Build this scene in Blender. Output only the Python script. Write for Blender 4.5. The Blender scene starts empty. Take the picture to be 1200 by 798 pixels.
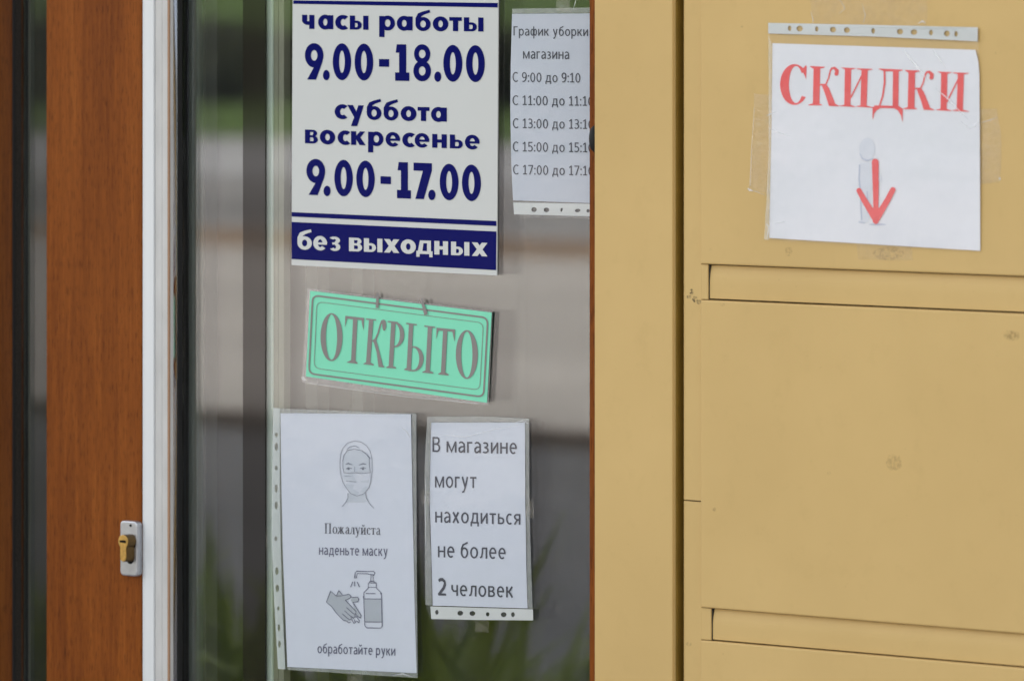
import bpy, bmesh, math, random
from mathutils import Vector, Euler
random.seed(7)
scene = bpy.context.scene
C = scene.collection
rad = math.radians

# ------------------------------------------------------------------ camera
ANG = rad(42.5)                       # the lens looks along the facade at this angle
CA, SA = math.cos(ANG), math.sin(ANG)
F = 8200.0                            # focal length in photo pixels (photo is 1200 wide)
CX, CY, CZ = 0.0, -5.74, 1.70         # eye point, facade is the plane y = 0, outside is -y
HOR = -43.0                           # image row of the horizon
cd = bpy.data.cameras.new("camera")
cam = bpy.data.objects.new("camera", cd); C.objects.link(cam); scene.camera = cam
cam.location = (CX, CY, CZ); cam.rotation_euler = (rad(90), 0, ANG)
cd.sensor_fit = 'HORIZONTAL'; cd.sensor_width = 36; cd.lens = F*36/1200
cd.shift_y = -(399-HOR)/1200
cd.clip_start = 0.1; cd.clip_end = 3000
cd.dof.use_dof = True; cd.dof.focus_distance = 7.85; cd.dof.aperture_fstop = 8.0

# ------------------------------------------------------------------ world, sun, exposure
SUN_EL, SUN_AZ = 30.0, -50.0            # sun stands behind the shop, so the front is in open shade
w = bpy.data.worlds.new("World"); scene.world = w; w.use_nodes = True
nt = w.node_tree; bg = nt.nodes['Background']
sky = nt.nodes.new('ShaderNodeTexSky'); sky.sky_type = 'NISHITA'; sky.sun_disc = False
sky.sun_elevation = rad(SUN_EL); sky.sun_rotation = rad(SUN_AZ)
sky.dust_density = 3.0; sky.ozone_density = 0.6; sky.air_density = 0.9
hs = nt.nodes.new('ShaderNodeHueSaturation'); hs.inputs['Saturation'].default_value = .55   # thin high haze
nt.links.new(sky.outputs[0], hs.inputs['Color']); nt.links.new(hs.outputs[0], bg.inputs[0]); bg.inputs[1].default_value = 0.12
sd = bpy.data.lights.new("sun", 'SUN'); sd.energy = 4.6; sd.angle = rad(0.5); sd.color = (1, .965, .92)
so = bpy.data.objects.new("sun", sd); C.objects.link(so)
sv = Vector((math.sin(rad(SUN_AZ))*math.cos(rad(SUN_EL)), math.cos(rad(SUN_AZ))*math.cos(rad(SUN_EL)), math.sin(rad(SUN_EL))))
so.rotation_euler = sv.to_track_quat('Z', 'Y').to_euler(); so.location = (0, 30, 40)
scene.view_settings.view_transform = 'Standard'; scene.view_settings.look = 'None'
scene.view_settings.exposure = 2.22; scene.view_settings.gamma = 1
scene.view_settings.use_white_balance = True
scene.view_settings.white_balance_temperature = 7300
scene.view_settings.white_balance_tint = 10
scene.cycles.max_bounces = 10; scene.cycles.transparent_max_bounces = 24; scene.cycles.glossy_bounces = 6
scene.cycles.use_denoising = True

# ------------------------------------------------------------------ placing
YG = 0.070                             # outer face of the shop glass
def at(px, py, Y):                     # point of the plane y=Y that shows at photo pixel px,py
    u = (px-600)/F
    D = (Y-CY)/(CA+SA*u)
    return Vector((CX+D*(-SA+CA*u), Y, CZ-(py-HOR)/F*D))
def xat(px, Y): return at(px, 0, Y).x
def zat(px, py, Y): return at(px, py, Y).z
def mirror_at(px, D, z=0):             # place on the street that the glass mirrors at column px
    u = (px-600)/F
    return Vector((CX+D*(-SA+CA*u), 2*YG-(CY+D*(CA+SA*u)), z))

# ------------------------------------------------------------------ materials
MATS = {}
def nodemat(name):
    m = bpy.data.materials.new(name); m.use_nodes = True
    return m, m.node_tree, m.node_tree.nodes['Principled BSDF'], m.node_tree.nodes['Material Output']
def noise(nt, scale, detail=4, vec=None, rough=.55, scl=(1,1,1)):
    tc = nt.nodes.new('ShaderNodeTexCoord'); mp = nt.nodes.new('ShaderNodeMapping')
    mp.inputs['Scale'].default_value = scl
    nt.links.new(tc.outputs['Object'], mp.inputs[0])
    n = nt.nodes.new('ShaderNodeTexNoise'); n.inputs['Scale'].default_value = scale
    n.inputs['Detail'].default_value = detail; n.inputs['Roughness'].default_value = rough
    nt.links.new(mp.outputs[0], n.inputs['Vector']); return n
def ramp(nt, src, stops):
    r = nt.nodes.new('ShaderNodeValToRGB'); els = r.color_ramp.elements
    while len(els) < len(stops): els.new(.5)
    for e, (p, c) in zip(els, stops): e.position = p; e.color = (*c, 1)
    nt.links.new(src, r.inputs[0]); return r
def bump(nt, src, bsdf, strength, dist=.001):
    b = nt.nodes.new('ShaderNodeBump'); b.inputs['Strength'].default_value = strength
    b.inputs['Distance'].default_value = dist
    nt.links.new(src, b.inputs['Height']); nt.links.new(b.outputs[0], bsdf.inputs['Normal']); return b
def mat(name, col, rough=.5, spec=.5, metal=0, var=.08, vs=8, bs=0, bsc=300, scl=(1,1,1), bd=.001):
    if name in MATS: return MATS[name]
    m, nt, b, o = nodemat(name)
    b.inputs['Roughness'].default_value = rough; b.inputs['Metallic'].default_value = metal
    b.inputs['Specular IOR Level'].default_value = spec
    n = noise(nt, vs, 5, scl=scl)
    lo = tuple(c*(1-var) for c in col); hi = tuple(min(1, c*(1+var)) for c in col)
    r = ramp(nt, n.outputs[0], [(.3, lo), (.7, hi)])
    nt.links.new(r.outputs[0], b.inputs['Base Color'])
    if bs:
        n2 = noise(nt, bsc, 3, scl=scl); bump(nt, n2.outputs[0], b, bs, bd)
    MATS[name] = m; return m

def wood_mat(name='brown wood grain foil', k=1.):
    m, nt, b, o = nodemat(name)
    n1 = noise(nt, 14, 6, scl=(1, 1, .06)); n2 = noise(nt, 150, 6, scl=(1, 1, .055), rough=.75)
    n3 = noise(nt, 2.2, 3, scl=(1, 1, .25)); n4 = noise(nt, 520, 3, scl=(1, 1, .12))
    mx = nt.nodes.new('ShaderNodeMath'); mx.operation = 'MULTIPLY_ADD'; mx.inputs[1].default_value = .42
    nt.links.new(n2.outputs[0], mx.inputs[0])
    m2 = nt.nodes.new('ShaderNodeMath'); m2.operation = 'MULTIPLY_ADD'; m2.inputs[1].default_value = .45
    nt.links.new(n1.outputs[0], m2.inputs[0])
    m3 = nt.nodes.new('ShaderNodeMath'); m3.operation = 'MULTIPLY'; m3.inputs[1].default_value = .2
    nt.links.new(n3.outputs[0], m3.inputs[0]); nt.links.new(m3.outputs[0], m2.inputs[2]); nt.links.new(m2.outputs[0], mx.inputs[2])
    r = ramp(nt, mx.outputs[0], [(p, tuple(k*q for q in c)) for p, c in ((.37, (.066, .016, .004)), (.46, (.165, .041, .0065)), (.56, (.240, .063, .0095)), (.69, (.345, .104, .018)))])
    # fine dark pores
    r4 = ramp(nt, n4.outputs[0], [(.34, (.50, .48, .46)), (.46, (1, 1, 1))])
    mm = nt.nodes.new('ShaderNodeMixRGB'); mm.blend_type = 'MULTIPLY'; mm.inputs[0].default_value = .8
    nt.links.new(r.outputs[0], mm.inputs[1]); nt.links.new(r4.outputs[0], mm.inputs[2])
    nt.links.new(mm.outputs[0], b.inputs['Base Color'])
    b.inputs['Roughness'].default_value = .38; b.inputs['Specular IOR Level'].default_value = .09
    bump(nt, n2.outputs[0], b, .25, .0006)
    return m
def tan_mat():
    m, nt, b, o = nodemat('tan painted metal')
    n1 = noise(nt, 3.0, 5); n2 = noise(nt, 26, 4, rough=.7); n3 = noise(nt, 260, 2)
    r = ramp(nt, n1.outputs[0], [(.28, (.585, .385, .146)), (.72, (.665, .445, .176))])
    r2 = ramp(nt, n2.outputs[0], [(.22, (.95, .945, .93)), (.45, (1, 1, 1)), (.78, (1, 1, 1)), (.9, (.98, .97, .96))])
    r3 = ramp(nt, n3.outputs[0], [(.19, (.74, .70, .64)), (.24, (1, 1, 1))])
    mm = nt.nodes.new('ShaderNodeMixRGB'); mm.blend_type = 'MULTIPLY'; mm.inputs[0].default_value = 1
    nt.links.new(r.outputs[0], mm.inputs[1]); nt.links.new(r2.outputs[0], mm.inputs[2])
    m3 = nt.nodes.new('ShaderNodeMixRGB'); m3.blend_type = 'MULTIPLY'; m3.inputs[0].default_value = 1
    nt.links.new(mm.outputs[0], m3.inputs[1]); nt.links.new(r3.outputs[0], m3.inputs[2])
    nt.links.new(m3.outputs[0], b.inputs['Base Color'])
    b.inputs['Roughness'].default_value = .48; b.inputs['Specular IOR Level'].default_value = .3
    nb = noise(nt, 9, 2); nf = noise(nt, 700, 2)
    ad = nt.nodes.new('ShaderNodeMath'); ad.operation = 'MULTIPLY_ADD'; ad.inputs[1].default_value = .03
    nt.links.new(nf.outputs[0], ad.inputs[0]); nt.links.new(nb.outputs[0], ad.inputs[2])
    bump(nt, ad.outputs[0], b, .35, .003)
    return m
def clear_mat(name, refl=.05, haze=.03, hazecol=(.8, .82, .8), rough=.05, bs=.2, bsc=12, tint=(1, 1, 1), bd=.001, scl=(1, 1, 1), hz=0, hzs=40):
    # thin clear sheet: straight through, Schlick mirror on top, a little scatter
    m = bpy.data.materials.new(name); m.use_nodes = True; nt = m.node_tree
    for n in list(nt.nodes): nt.nodes.remove(n)
    out = nt.nodes.new('ShaderNodeOutputMaterial')
    tr = nt.nodes.new('ShaderNodeBsdfTransparent'); tr.inputs[0].default_value = (*tint, 1)
    df = nt.nodes.new('ShaderNodeBsdfDiffuse'); df.inputs[0].default_value = (*hazecol, 1)
    gl = nt.nodes.new('ShaderNodeBsdfGlossy'); gl.inputs['Roughness'].default_value = rough
    m1 = nt.nodes.new('ShaderNodeMixShader'); m2 = nt.nodes.new('ShaderNodeMixShader')
    if hz:
        n = noise(nt, hzs, 5, rough=.7, scl=scl)
        mr = nt.nodes.new('ShaderNodeMapRange'); mr.inputs[1].default_value = .45; mr.inputs[2].default_value = .8
        mr.inputs[3].default_value = haze; mr.inputs[4].default_value = haze+hz
        nt.links.new(n.outputs[0], mr.inputs[0]); nt.links.new(mr.outputs[0], m1.inputs[0])
    else: m1.inputs[0].default_value = haze
    nt.links.new(tr.outputs[0], m1.inputs[1]); nt.links.new(df.outputs[0], m1.inputs[2])
    g = nt.nodes.new('ShaderNodeNewGeometry'); dt = nt.nodes.new('ShaderNodeVectorMath'); dt.operation = 'DOT_PRODUCT'
    nt.links.new(g.outputs['Incoming'], dt.inputs[0]); nt.links.new(g.outputs['Normal'], dt.inputs[1])
    ab = nt.nodes.new('ShaderNodeMath'); ab.operation = 'ABSOLUTE'; nt.links.new(dt.outputs['Value'], ab.inputs[0])
    om = nt.nodes.new('ShaderNodeMath'); om.operation = 'SUBTRACT'; om.inputs[0].default_value = 1; nt.links.new(ab.outputs[0], om.inputs[1])
    pw = nt.nodes.new('ShaderNodeMath'); pw.operation = 'POWER'; pw.inputs[1].default_value = 5; nt.links.new(om.outputs[0], pw.inputs[0])
    ma = nt.nodes.new('ShaderNodeMath'); ma.operation = 'MULTIPLY_ADD'; ma.inputs[1].default_value = 1-refl; ma.inputs[2].default_value = refl
    nt.links.new(pw.outputs[0], ma.inputs[0]); nt.links.new(ma.outputs[0], m2.inputs[0])
    nt.links.new(m1.outputs[0], m2.inputs[1]); nt.links.new(gl.outputs[0], m2.inputs[2])
    if bs:
        n = noise(nt, bsc, 3, scl=scl); b = nt.nodes.new('ShaderNodeBump')
        b.inputs['Strength'].default_value = bs; b.inputs['Distance'].default_value = bd
        nt.links.new(n.outputs[0], b.inputs['Height']); nt.links.new(b.outputs[0], gl.inputs['Normal'])
    nt.links.new(m2.outputs[0], out.inputs[0]); return m
def stain_mat(name, col, dens=.6, scale=120, lo=.45, hi=.62, scl=(1,1,1)):
    m = bpy.data.materials.new(name); m.use_nodes = True; nt = m.node_tree
    for n in list(nt.nodes): nt.nodes.remove(n)
    out = nt.nodes.new('ShaderNodeOutputMaterial'); tr = nt.nodes.new('ShaderNodeBsdfTransparent')
    df = nt.nodes.new('ShaderNodeBsdfDiffuse'); df.inputs[0].default_value = (*col, 1)
    mx = nt.nodes.new('ShaderNodeMixShader'); n = noise(nt, scale, 5, rough=.7, scl=scl)
    mr = nt.nodes.new('ShaderNodeMapRange'); mr.inputs[1].default_value = lo; mr.inputs[2].default_value = hi
    mr.inputs[3].default_value = 0; mr.inputs[4].default_value = dens
    nt.links.new(n.outputs[0], mr.inputs[0]); nt.links.new(mr.outputs[0], mx.inputs[0])
    nt.links.new(tr.outputs[0], mx.inputs[1]); nt.links.new(df.outputs[0], mx.inputs[2]); nt.links.new(mx.outputs[0], out.inputs[0])
    return m

M_WOOD = wood_mat(); M_WOODD = wood_mat('dark wood grain foil', .45); M_TAN = tan_mat()  # second foil is the same grain at a darker tone
M_GLASS = clear_mat('window glass', refl=.088, haze=.004, rough=0, bs=.05, bsc=3, bd=.0005, tint=(.965, .985, .97), hz=.012, hzs=9, scl=(1, 1, .35))
M_GLASS2 = clear_mat('inner glass', refl=.030, haze=.004, rough=0, bs=.05, bsc=3, bd=.0005, tint=(.94, .96, .95), hz=.012, hzs=9, scl=(1, 1, .35))
M_FILM = clear_mat('clear plastic sleeve film', refl=.045, haze=.03, hazecol=(.86, .9, .95), rough=.09, bs=.4, bsc=18, bd=.002, hz=.03, hzs=30)
M_FILM_EDGE = clear_mat('welded sleeve edge', refl=.06, haze=.22, hazecol=(.75, .8, .76), rough=.2, bs=.6, bsc=90, bd=.001, hz=.15, hzs=60)
M_GLINT = clear_mat('painted plastic glint', refl=.16, haze=.42, hazecol=(.92, .93, .95), rough=.25, bs=.4, bsc=200)
M_STRIPC = clear_mat('milky punched edging', refl=.045, haze=.42, hazecol=(.74, .80, .77), rough=.2, bs=.3, bsc=40)
M_TAPE = clear_mat('clear adhesive tape', refl=.045, haze=.01, hazecol=(.75, .68, .6), rough=.08, bs=.9, bsc=60, bd=.002, hz=.05, hzs=45)
M_TAPE_OLD = clear_mat('dull old tape', refl=.022, haze=.012, hazecol=(.7, .6, .5), rough=.12, bs=.9, bsc=70, bd=.002, hz=.05, hzs=50)
M_BLACK = mat('black rubber', (.018, .017, .016), .6, .3, bs=.3, bsc=200)
M_SEAL = mat('dark brown seal', (.030, .026, .022), .7, .2)
M_TRIM = mat('dark glossy trim film', (.018, .016, .013), .03, .55)
M_BRUSH = mat('brush pile seal', (.035, .03, .025), .9, .1, var=.5, vs=500, bs=.8, bsc=500)
M_WPVC = mat('white plastic profile', (.735, .74, .73), .28, .5, var=.04, vs=20, bs=.15, bsc=120, scl=(1, 1, .1), bd=.0004)
M_WPVC2 = mat('worn plastic profile', (.57, .55, .52), .4, .4, var=.10, vs=40, bs=.4, bsc=150, scl=(1, 1, .3), bd=.0006)
M_TANLINE = mat('tan film edge', (.38, .22, .13), .5, .3)
M_CHROME = mat('glossy metal bead', (.62, .64, .68), .06, .5, metal=1, var=.02)
M_ALU = mat('grey metal bead', (.16, .16, .13), .35, .5, metal=.6)
M_PALE = mat('pale spacer bar', (.58, .63, .56), .35, .5, var=.04, vs=15, scl=(1, 1, .1))
M_PALE2 = mat('beige spacer bar', (.24, .225, .17), .4, .5, var=.06, vs=15, scl=(1, 1, .1))
M_BOARD = mat('white sign board', (.60, .605, .575), .14, .35, var=.015, vs=6)
M_NAVY = mat('navy blue print', (.0025, .005, .105), .12, .05, var=.04)
M_PAPERW = mat('lighter white paper', (.78, .775, .79), .7, .2, var=.02, vs=6, bs=.15, bsc=30, bd=.002)
M_PAPER_SHADE = mat('white paper', (.60, .63, .685), .7, .2, var=.02, vs=6, bs=.15, bsc=30, bd=.002)  # door sheets: colour darkened to carry the shade of the recess
M_PAPER_G = mat('greyed white paper', (.53, .56, .61), .7, .2, var=.02, vs=6, bs=.15, bsc=30, bd=.002)
M_INK = mat('dark grey ink', (.045, .047, .065), .6, .2)
M_INKL = mat('light grey ink', (.40, .43, .46), .7, .1)
M_INKM = mat('mid grey ink', (.16, .18, .22), .7, .1)
M_INKP = mat('palest grey ink', (.50, .54, .585), .7, .1)
M_INKQ = mat('faintest grey ink', (.56, .59, .64), .7, .1)
M_INKB = mat('blue grey ink', (.085, .085, .14), .6, .2)
M_RED = mat('red ink', (.86, .105, .105), .6, .2, var=.06, vs=60)
M_FIG = mat('pale figure print', (.70, .71, .745), .7, .1)
M_FIGS = mat('pale figure shade print', (.52, .55, .64), .7, .1)
M_STRIP = mat('white punched edging', (.60, .615, .59), .35, .4, var=.03)
M_GREEN = mat('mint green plastic', (.205, .72, .475), .22, .30, var=.03)
M_GREYL = mat('grey sign lettering', (.24, .215, .20), .45, .4)
M_STEEL = mat('worn steel', (.50, .505, .53), .34, .5, metal=.85, var=.14, vs=45)
M_BRASS = mat('brass', (.60, .36, .11), .30, .5, metal=.9, var=.2, vs=200)
M_BRASSD = mat('dark brass body', (.13, .075, .025), .4, .5, metal=.7)
M_HOLE = mat('dark keyway', (.008, .007, .006), .8, .1)
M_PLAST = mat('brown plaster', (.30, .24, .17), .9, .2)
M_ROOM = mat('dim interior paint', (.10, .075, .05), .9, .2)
M_GROOVE_SHADE = mat('brown groove shade', (.20, .115, .018), .7, .2, var=.12, vs=30)
M_DIM = mat('dim grey streak', (.22, .235, .20), .5, .3)
M_STREAK = mat('dull streak paint', (.16, .14, .13), .6, .3)
M_ROOF = mat('roof felt', (.06, .06, .06), .9, .2)
M_SCUFF = stain_mat('dark scuff', (.09, .08, .06), .85, 230, .46, .58)
M_RESID = stain_mat('glue residue', (.36, .25, .11), .22, 300, .42, .60)
M_RESIDL = stain_mat('pale glue residue', (.75, .58, .38), .35, 260, .42, .58)

# ------------------------------------------------------------------ objects
def empty(name, loc, label, cat, group=None):
    o = bpy.data.objects.new(name, None); C.objects.link(o); o.location = loc; o.empty_display_size = .05
    o['label'] = label; o['category'] = cat
    if group: o['group'] = group
    return o
def root_loc(p):
    while p.parent: p = p.parent
    return Vector(p.location)
def obj(name, verts, faces, m, parent=None, origin=None, kind=None, smooth=False):
    me = bpy.data.meshes.new(name); o = bpy.data.objects.new(name, me); C.objects.link(o)
    org = root_loc(parent) if parent else (Vector(origin) if origin else Vector((0, 0, 0)))
    me.from_pydata([tuple(Vector(v)-org) for v in verts], [], faces)
    me.materials.append(m)
    if smooth:
        for p in me.polygons: p.use_smooth = True
    if parent: o.parent = parent
    else: o.location = org
    if kind: o['kind'] = kind
    return o
class MB:
    def __init__(s): s.v = []; s.f = []
    def add(s, v, f):
        b = len(s.v); s.v += [Vector(x) for x in v]; s.f += [tuple(i+b for i in q) for q in f]
    def box(s, x0, x1, y0, y1, z0, z1):
        s.add([(x, y, z) for z in (z0, z1) for y in (y0, y1) for x in (x0, x1)],
              [(0, 2, 3, 1), (4, 5, 7, 6), (0, 1, 5, 4), (2, 6, 7, 3), (0, 4, 6, 2), (1, 3, 7, 5)])
    def prism(s, poly, z0, z1):          # plan outline (counter-clockwise from above) raised from z0 to z1
        n = len(poly)
        s.add([(x, y, z0) for x, y in poly]+[(x, y, z1) for x, y in poly],
              [tuple(range(n))[::-1], tuple(range(n, 2*n))]+[(i, (i+1) % n, (i+1) % n+n, i+n) for i in range(n)])
    def build(s, name, m, parent=None, bevel=0, **k):
        o = obj(name, s.v, s.f, m, parent, **k)
        if bevel:
            bm = bmesh.new(); bm.from_mesh(o.data)
            bmesh.ops.recalc_face_normals(bm, faces=bm.faces)
            es = [e for e in bm.edges if len(e.link_faces) == 2 and e.calc_face_angle(0) > .5]
            bmesh.ops.bevel(bm, geom=es, offset=bevel, segments=2, affect='EDGES', profile=.6)
            bm.to_mesh(o.data); bm.free()
        return o
def recalc(o):
    bm = bmesh.new(); bm.from_mesh(o.data); bmesh.ops.recalc_face_normals(bm, faces=bm.faces); bm.to_mesh(o.data); bm.free()

# sheets: px outline (left edge points top->bottom, right edge points top->bottom) on depth y(px,py)
def interp(pts, t):
    # pts ordered by increasing y ; t in 0..1
    L = [0]
    for a, b in zip(pts, pts[1:]): L.append(L[-1]+math.hypot(b[0]-a[0], b[1]-a[1]))
    d = t*L[-1]
    for i in range(len(pts)-1):
        if d <= L[i+1]+1e-9:
            k = (d-L[i])/(L[i+1]-L[i]); return (pts[i][0]+(pts[i+1][0]-pts[i][0])*k, pts[i][1]+(pts[i+1][1]-pts[i][1])*k)
    return pts[-1]
def sheet(name, left, right, yf, m, parent, off=0, nx=14, ny=16, thick=.00025, top=0, wob=0, label=None):
    V = []; Fc = []
    rnd = random.Random(name+str(left[0]))
    for j in range(ny+1):
        a = interp(left, j/ny); b = interp(right, j/ny)
        for i in range(nx+1):
            u = i/nx; px = a[0]+(b[0]-a[0])*u; py = a[1]+(b[1]-a[1])*u - top*math.sin(math.pi*u)*(1-j/ny)
            if wob and (i in (0, nx) or j in (0, ny)): px += rnd.uniform(-wob, wob); py += rnd.uniform(-wob, wob)*.6
            V.append((px, py))
    P = [at(px, py, yf(px, py)-off) for px, py in V]; n = len(P)
    Q = [p+Vector((0, thick, 0)) for p in P]
    for j in range(ny):
        for i in range(nx):
            a = j*(nx+1)+i; b = a+1; c = a+nx+2; d = a+nx+1
            Fc.append((a, d, c, b)); 
            if thick: Fc.append((n+a, n+b, n+c, n+d))
    if thick:
        ring = [i for i in range(nx+1)]+[j*(nx+1)+nx for j in range(1, ny+1)]+[ny*(nx+1)+i for i in range(nx-1, -1, -1)]+[j*(nx+1) for j in range(ny-1, 0, -1)]
        for k in range(len(ring)):
            a = ring[k]; b = ring[(k+1) % len(ring)]; Fc.append((a, b, n+b, n+a))
    o = obj(name, P+(Q if thick else []), Fc, m, parent)
    if label: o['label'] = label
    return o

def curve_fill(splines):
    cu = bpy.data.curves.new('tmp', 'CURVE'); cu.dimensions = '2D'; cu.fill_mode = 'BOTH'
    for pts in splines:
        sp = cu.splines.new('POLY'); sp.points.add(len(pts)-1)
        for p, (x, y) in zip(sp.points, pts): p.co = (x, -y, 0, 1)
        sp.use_cyclic_u = True
    ob = bpy.data.objects.new('tmp', cu); C.objects.link(ob)
    bpy.context.view_layer.update()
    me = bpy.data.meshes.new_from_object(ob.evaluated_get(bpy.context.evaluated_depsgraph_get()))
    V = [(v.co.x, -v.co.y) for v in me.vertices]; Fc = [tuple(p.vertices) for p in me.polygons]
    bpy.data.objects.remove(ob); bpy.data.curves.remove(cu); bpy.data.meshes.remove(me)
    return V, Fc
def ell(cx, cy, rx, ry, n=18, rot=0):
    return [(cx+rx*math.cos(t)*math.cos(rot)-ry*math.sin(t)*math.sin(rot), cy+rx*math.cos(t)*math.sin(rot)+ry*math.sin(t)*math.cos(rot)) for t in [2*math.pi*i/n for i in range(n)]]
def holed(name, outline, holes, yf, m, parent, off=0, thick=.0006):
    V, Fc = curve_fill([outline]+holes)
    P = [at(x, y, yf(x, y)-off) for x, y in V]; n = len(P)
    Q = [p+Vector((0, thick, 0)) for p in P]
    F2 = list(Fc)+[tuple(i+n for i in f[::-1]) for f in Fc]
    # rims
    cnt = {}
    for f in Fc:
        for a, b in zip(f, f[1:]+f[:1]): cnt[(a, b)] = 1
    for (a, b) in list(cnt):
        if (b, a) not in cnt: F2.append((b, a, a+n, b+n))
    return obj(name, P+Q, F2, m, parent)

class Pen:                              # flat print drawn in the coordinates of one enlargement of the photo
    def __init__(s, ox, oy, sc): s.t = lambda x, y: (ox+x/sc, oy+y/sc); s.polys = []
    def P(s, *pts): s.polys.append(([s.t(*p) for p in pts], None)); return s
    def M(s, V, Fc): s.polys.append(([s.t(*p) for p in V], Fc)); return s
    def S(s, pts, w, cap=False, close=False):
        n = len(pts); W = w if isinstance(w, (list, tuple)) else [w]*n
        L = []; R = []
        for i, (x, y) in enumerate(pts):
            if close: a = pts[i-1]; b = pts[(i+1) % n]
            else: a = pts[max(0, i-1)]; b = pts[min(n-1, i+1)]
            dx, dy = b[0]-a[0], b[1]-a[1]; l = math.hypot(dx, dy) or 1; nx, ny = -dy/l, dx/l; h = W[i]/2
            if 0 < i < n-1 or close:
                d1x, d1y = x-a[0], y-a[1]; l1 = math.hypot(d1x, d1y) or 1
                cs = abs((-d1y/l1)*nx+(d1x/l1)*ny); h /= max(.6, cs)
            L.append((x+nx*h, y+ny*h)); R.append((x-nx*h, y-ny*h))
        m = len(pts); Fc = [(i, i+1, m+i+1, m+i) for i in range(m-1)]
        if close: Fc.append((m-1, 0, m, 2*m-1))
        s.M(L+R, Fc)
        if cap:
            for (x, y), ww in ((pts[0], W[0]), (pts[-1], W[-1])): s.P(*ell(x, y, ww/2, ww/2, 12))
        return s
    def R(s, cx, cy, rx, ry, tx, ty, a0=0, a1=360, dcx=0, dcy=0, n=36):   # ring: 0 deg = right, 90 = up
        O = []; I = []; full = abs(a1-a0) >= 360
        k = max(6, int(n*abs(a1-a0)/360))
        for i in range(k+(0 if full else 1)):
            t = rad(a0+(a1-a0)*i/k)
            O.append((cx+rx*math.cos(t), cy-ry*math.sin(t))); I.append((cx+dcx+(rx-tx)*math.cos(t), cy+dcy-(ry-ty)*math.sin(t)))
        m = len(O); Fc = [(i, i+1, m+i+1, m+i) for i in range(m-1)]
        if full: Fc.append((m-1, 0, m, 2*m-1))
        s.M(O+I, Fc); return s
    def E(s, cx, cy, rx, ry, rot=0): return s.P(*ell(cx, cy, rx, ry, 20, rot))
    def glyphs(s, font, chars, bl, h):
        for c, x0, x1 in chars:
            W = (x1-x0)/h; g = Pen(0, 0, 1); font(g, c, W)
            for V, Fc in g.polys:
                s.M([(x0+gx*h, bl(x0+gx*h)+gy*h) for gx, gy in V], Fc or [tuple(range(len(V)))])
        return s
    def build(s, name, m, parent, yf, off=.0004, label=None):
        V = []; Fc = []
        for k, (pts, fs) in enumerate(s.polys):
            b = len(V); o = off+(k % 30)*6e-6
            V += [at(x, y, yf(x, y)-o) for x, y in pts]
            Fc += [tuple(i+b for i in f) for f in (fs or [tuple(range(len(pts)))])]
        ob = obj(name, V, Fc, m, parent)
        for p in ob.data.polygons:
            if p.normal.y > 0: p.flip()
        if label: ob['label'] = label
        return ob

# heavy rounded poster lower case, unit = x-height, y grows downward (so heights are negative)
def heavy(g, c, W):
    s = .375
    def rect(x0, x1, t, b): g.P((x0, -t), (x1, -t), (x1, -b), (x0, -b))
    if c == 'о': g.R(W/2, -.5, W/2, .535, .39, .29)
    elif c == 'а':
        g.R(W*.47, -.5, W*.47, .535, .36, .29); rect(W-s, W, 1.0, 0)
    elif c == 'с': g.R(.56, -.5, .56, .535, .39, .29, 50, 310)
    elif c == 'е':
        g.R(W/2, -.5, W/2, .535, .34, .25, 0, 318); rect(.3, W-.02, .56, .40)
    elif c == 'р':
        rect(0, s, 1.0, -.5); g.R(W*.54, -.5, W*.46, .535, .32, .27)
    elif c == 'б':
        g.R(W/2, -.47, W/2, .50, .34, .25)
        g.S([(.155, -.42), (.17, -.85), (.30, -1.12), (.55, -1.25), (W-.05, -1.40)], [.31, .33, .30, .24, .20])
    elif c in 'ыь':
        w = W if c == 'ь' else W-s-.10
        rect(0, s, 1.0, 0)
        g.R(w-.36, -.32, .36, .32, .29, .17, -90, 90); rect(s*.8, w-.34, .64, .47); rect(s*.8, w-.34, .17, 0)
        if c == 'ы': rect(W-s, W, 1.0, 0)
    elif c == 'т': rect(0, W, 1.0, .73); rect(W/2-s/2, W/2+s/2, .8, 0)
    elif c == 'ч':
        rect(W-s, W, 1.0, 0); rect(0, s, 1.0, .62)
        g.R(.42, -.62, .42, .34, .335, .27, 180, 270); rect(.40, W-s+.02, .55, .28)
    elif c == 'у':
        g.P((0, -1), (.40, -1), (W*.66, -.30), (W*.50, .05)); g.P((W, -1), (W-.38, -1), (W*.22, .5), (W*.60, .5))
    elif c == 'в':
        rect(0, s, 1.0, 0); g.R(W-.38, -.75, .33, .25, .28, .17, -90, 90); rect(s*.8, W-.36, 1.0, .83); rect(s*.8, W-.34, .60, .44)
        g.R(W-.36, -.29, .36, .29, .31, .17, -90, 90); rect(s*.8, W-.34, .17, 0)
    elif c == 'к':
        rect(0, s, 1.0, 0); g.P((s*.9, -.62), (W-.40, -1), (W-.02, -1), (s*1.6, -.46), (s*.9, -.40))
        g.P((s*1.0, -.62), (s*1.7, -.62), (W+.02, 0), (W-.42, 0), (s*.95, -.44))
    elif c == 'н': rect(0, s, 1.0, 0); rect(W-s, W, 1.0, 0); rect(s*.8, W-s*.8, .62, .38)
    elif c == 'х': g.P((0, -1), (.42, -1), (W, 0), (W-.42, 0)); g.P((W, -1), (W-.42, -1), (0, 0), (.42, 0))
    elif c == 'з':
        g.R(W-.44, -.76, .42, .27, .30, .18, -80, 145); g.R(W-.40, -.27, .40, .30, .31, .18, -150, 85)
        rect(W*.35, W-.35, .60, .44)
    elif c == 'д':
        rect(W*.22, W*.90, 1.0, .80); rect(W*.66, W*.90, .9, .15); g.P((W*.22, -1), (W*.45, -.9), (W*.36, -.12), (W*.08, -.12))
        rect(0, W, .22, 0); rect(0, .24, .1, -.22); rect(W-.24, W, .1, -.22)
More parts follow.
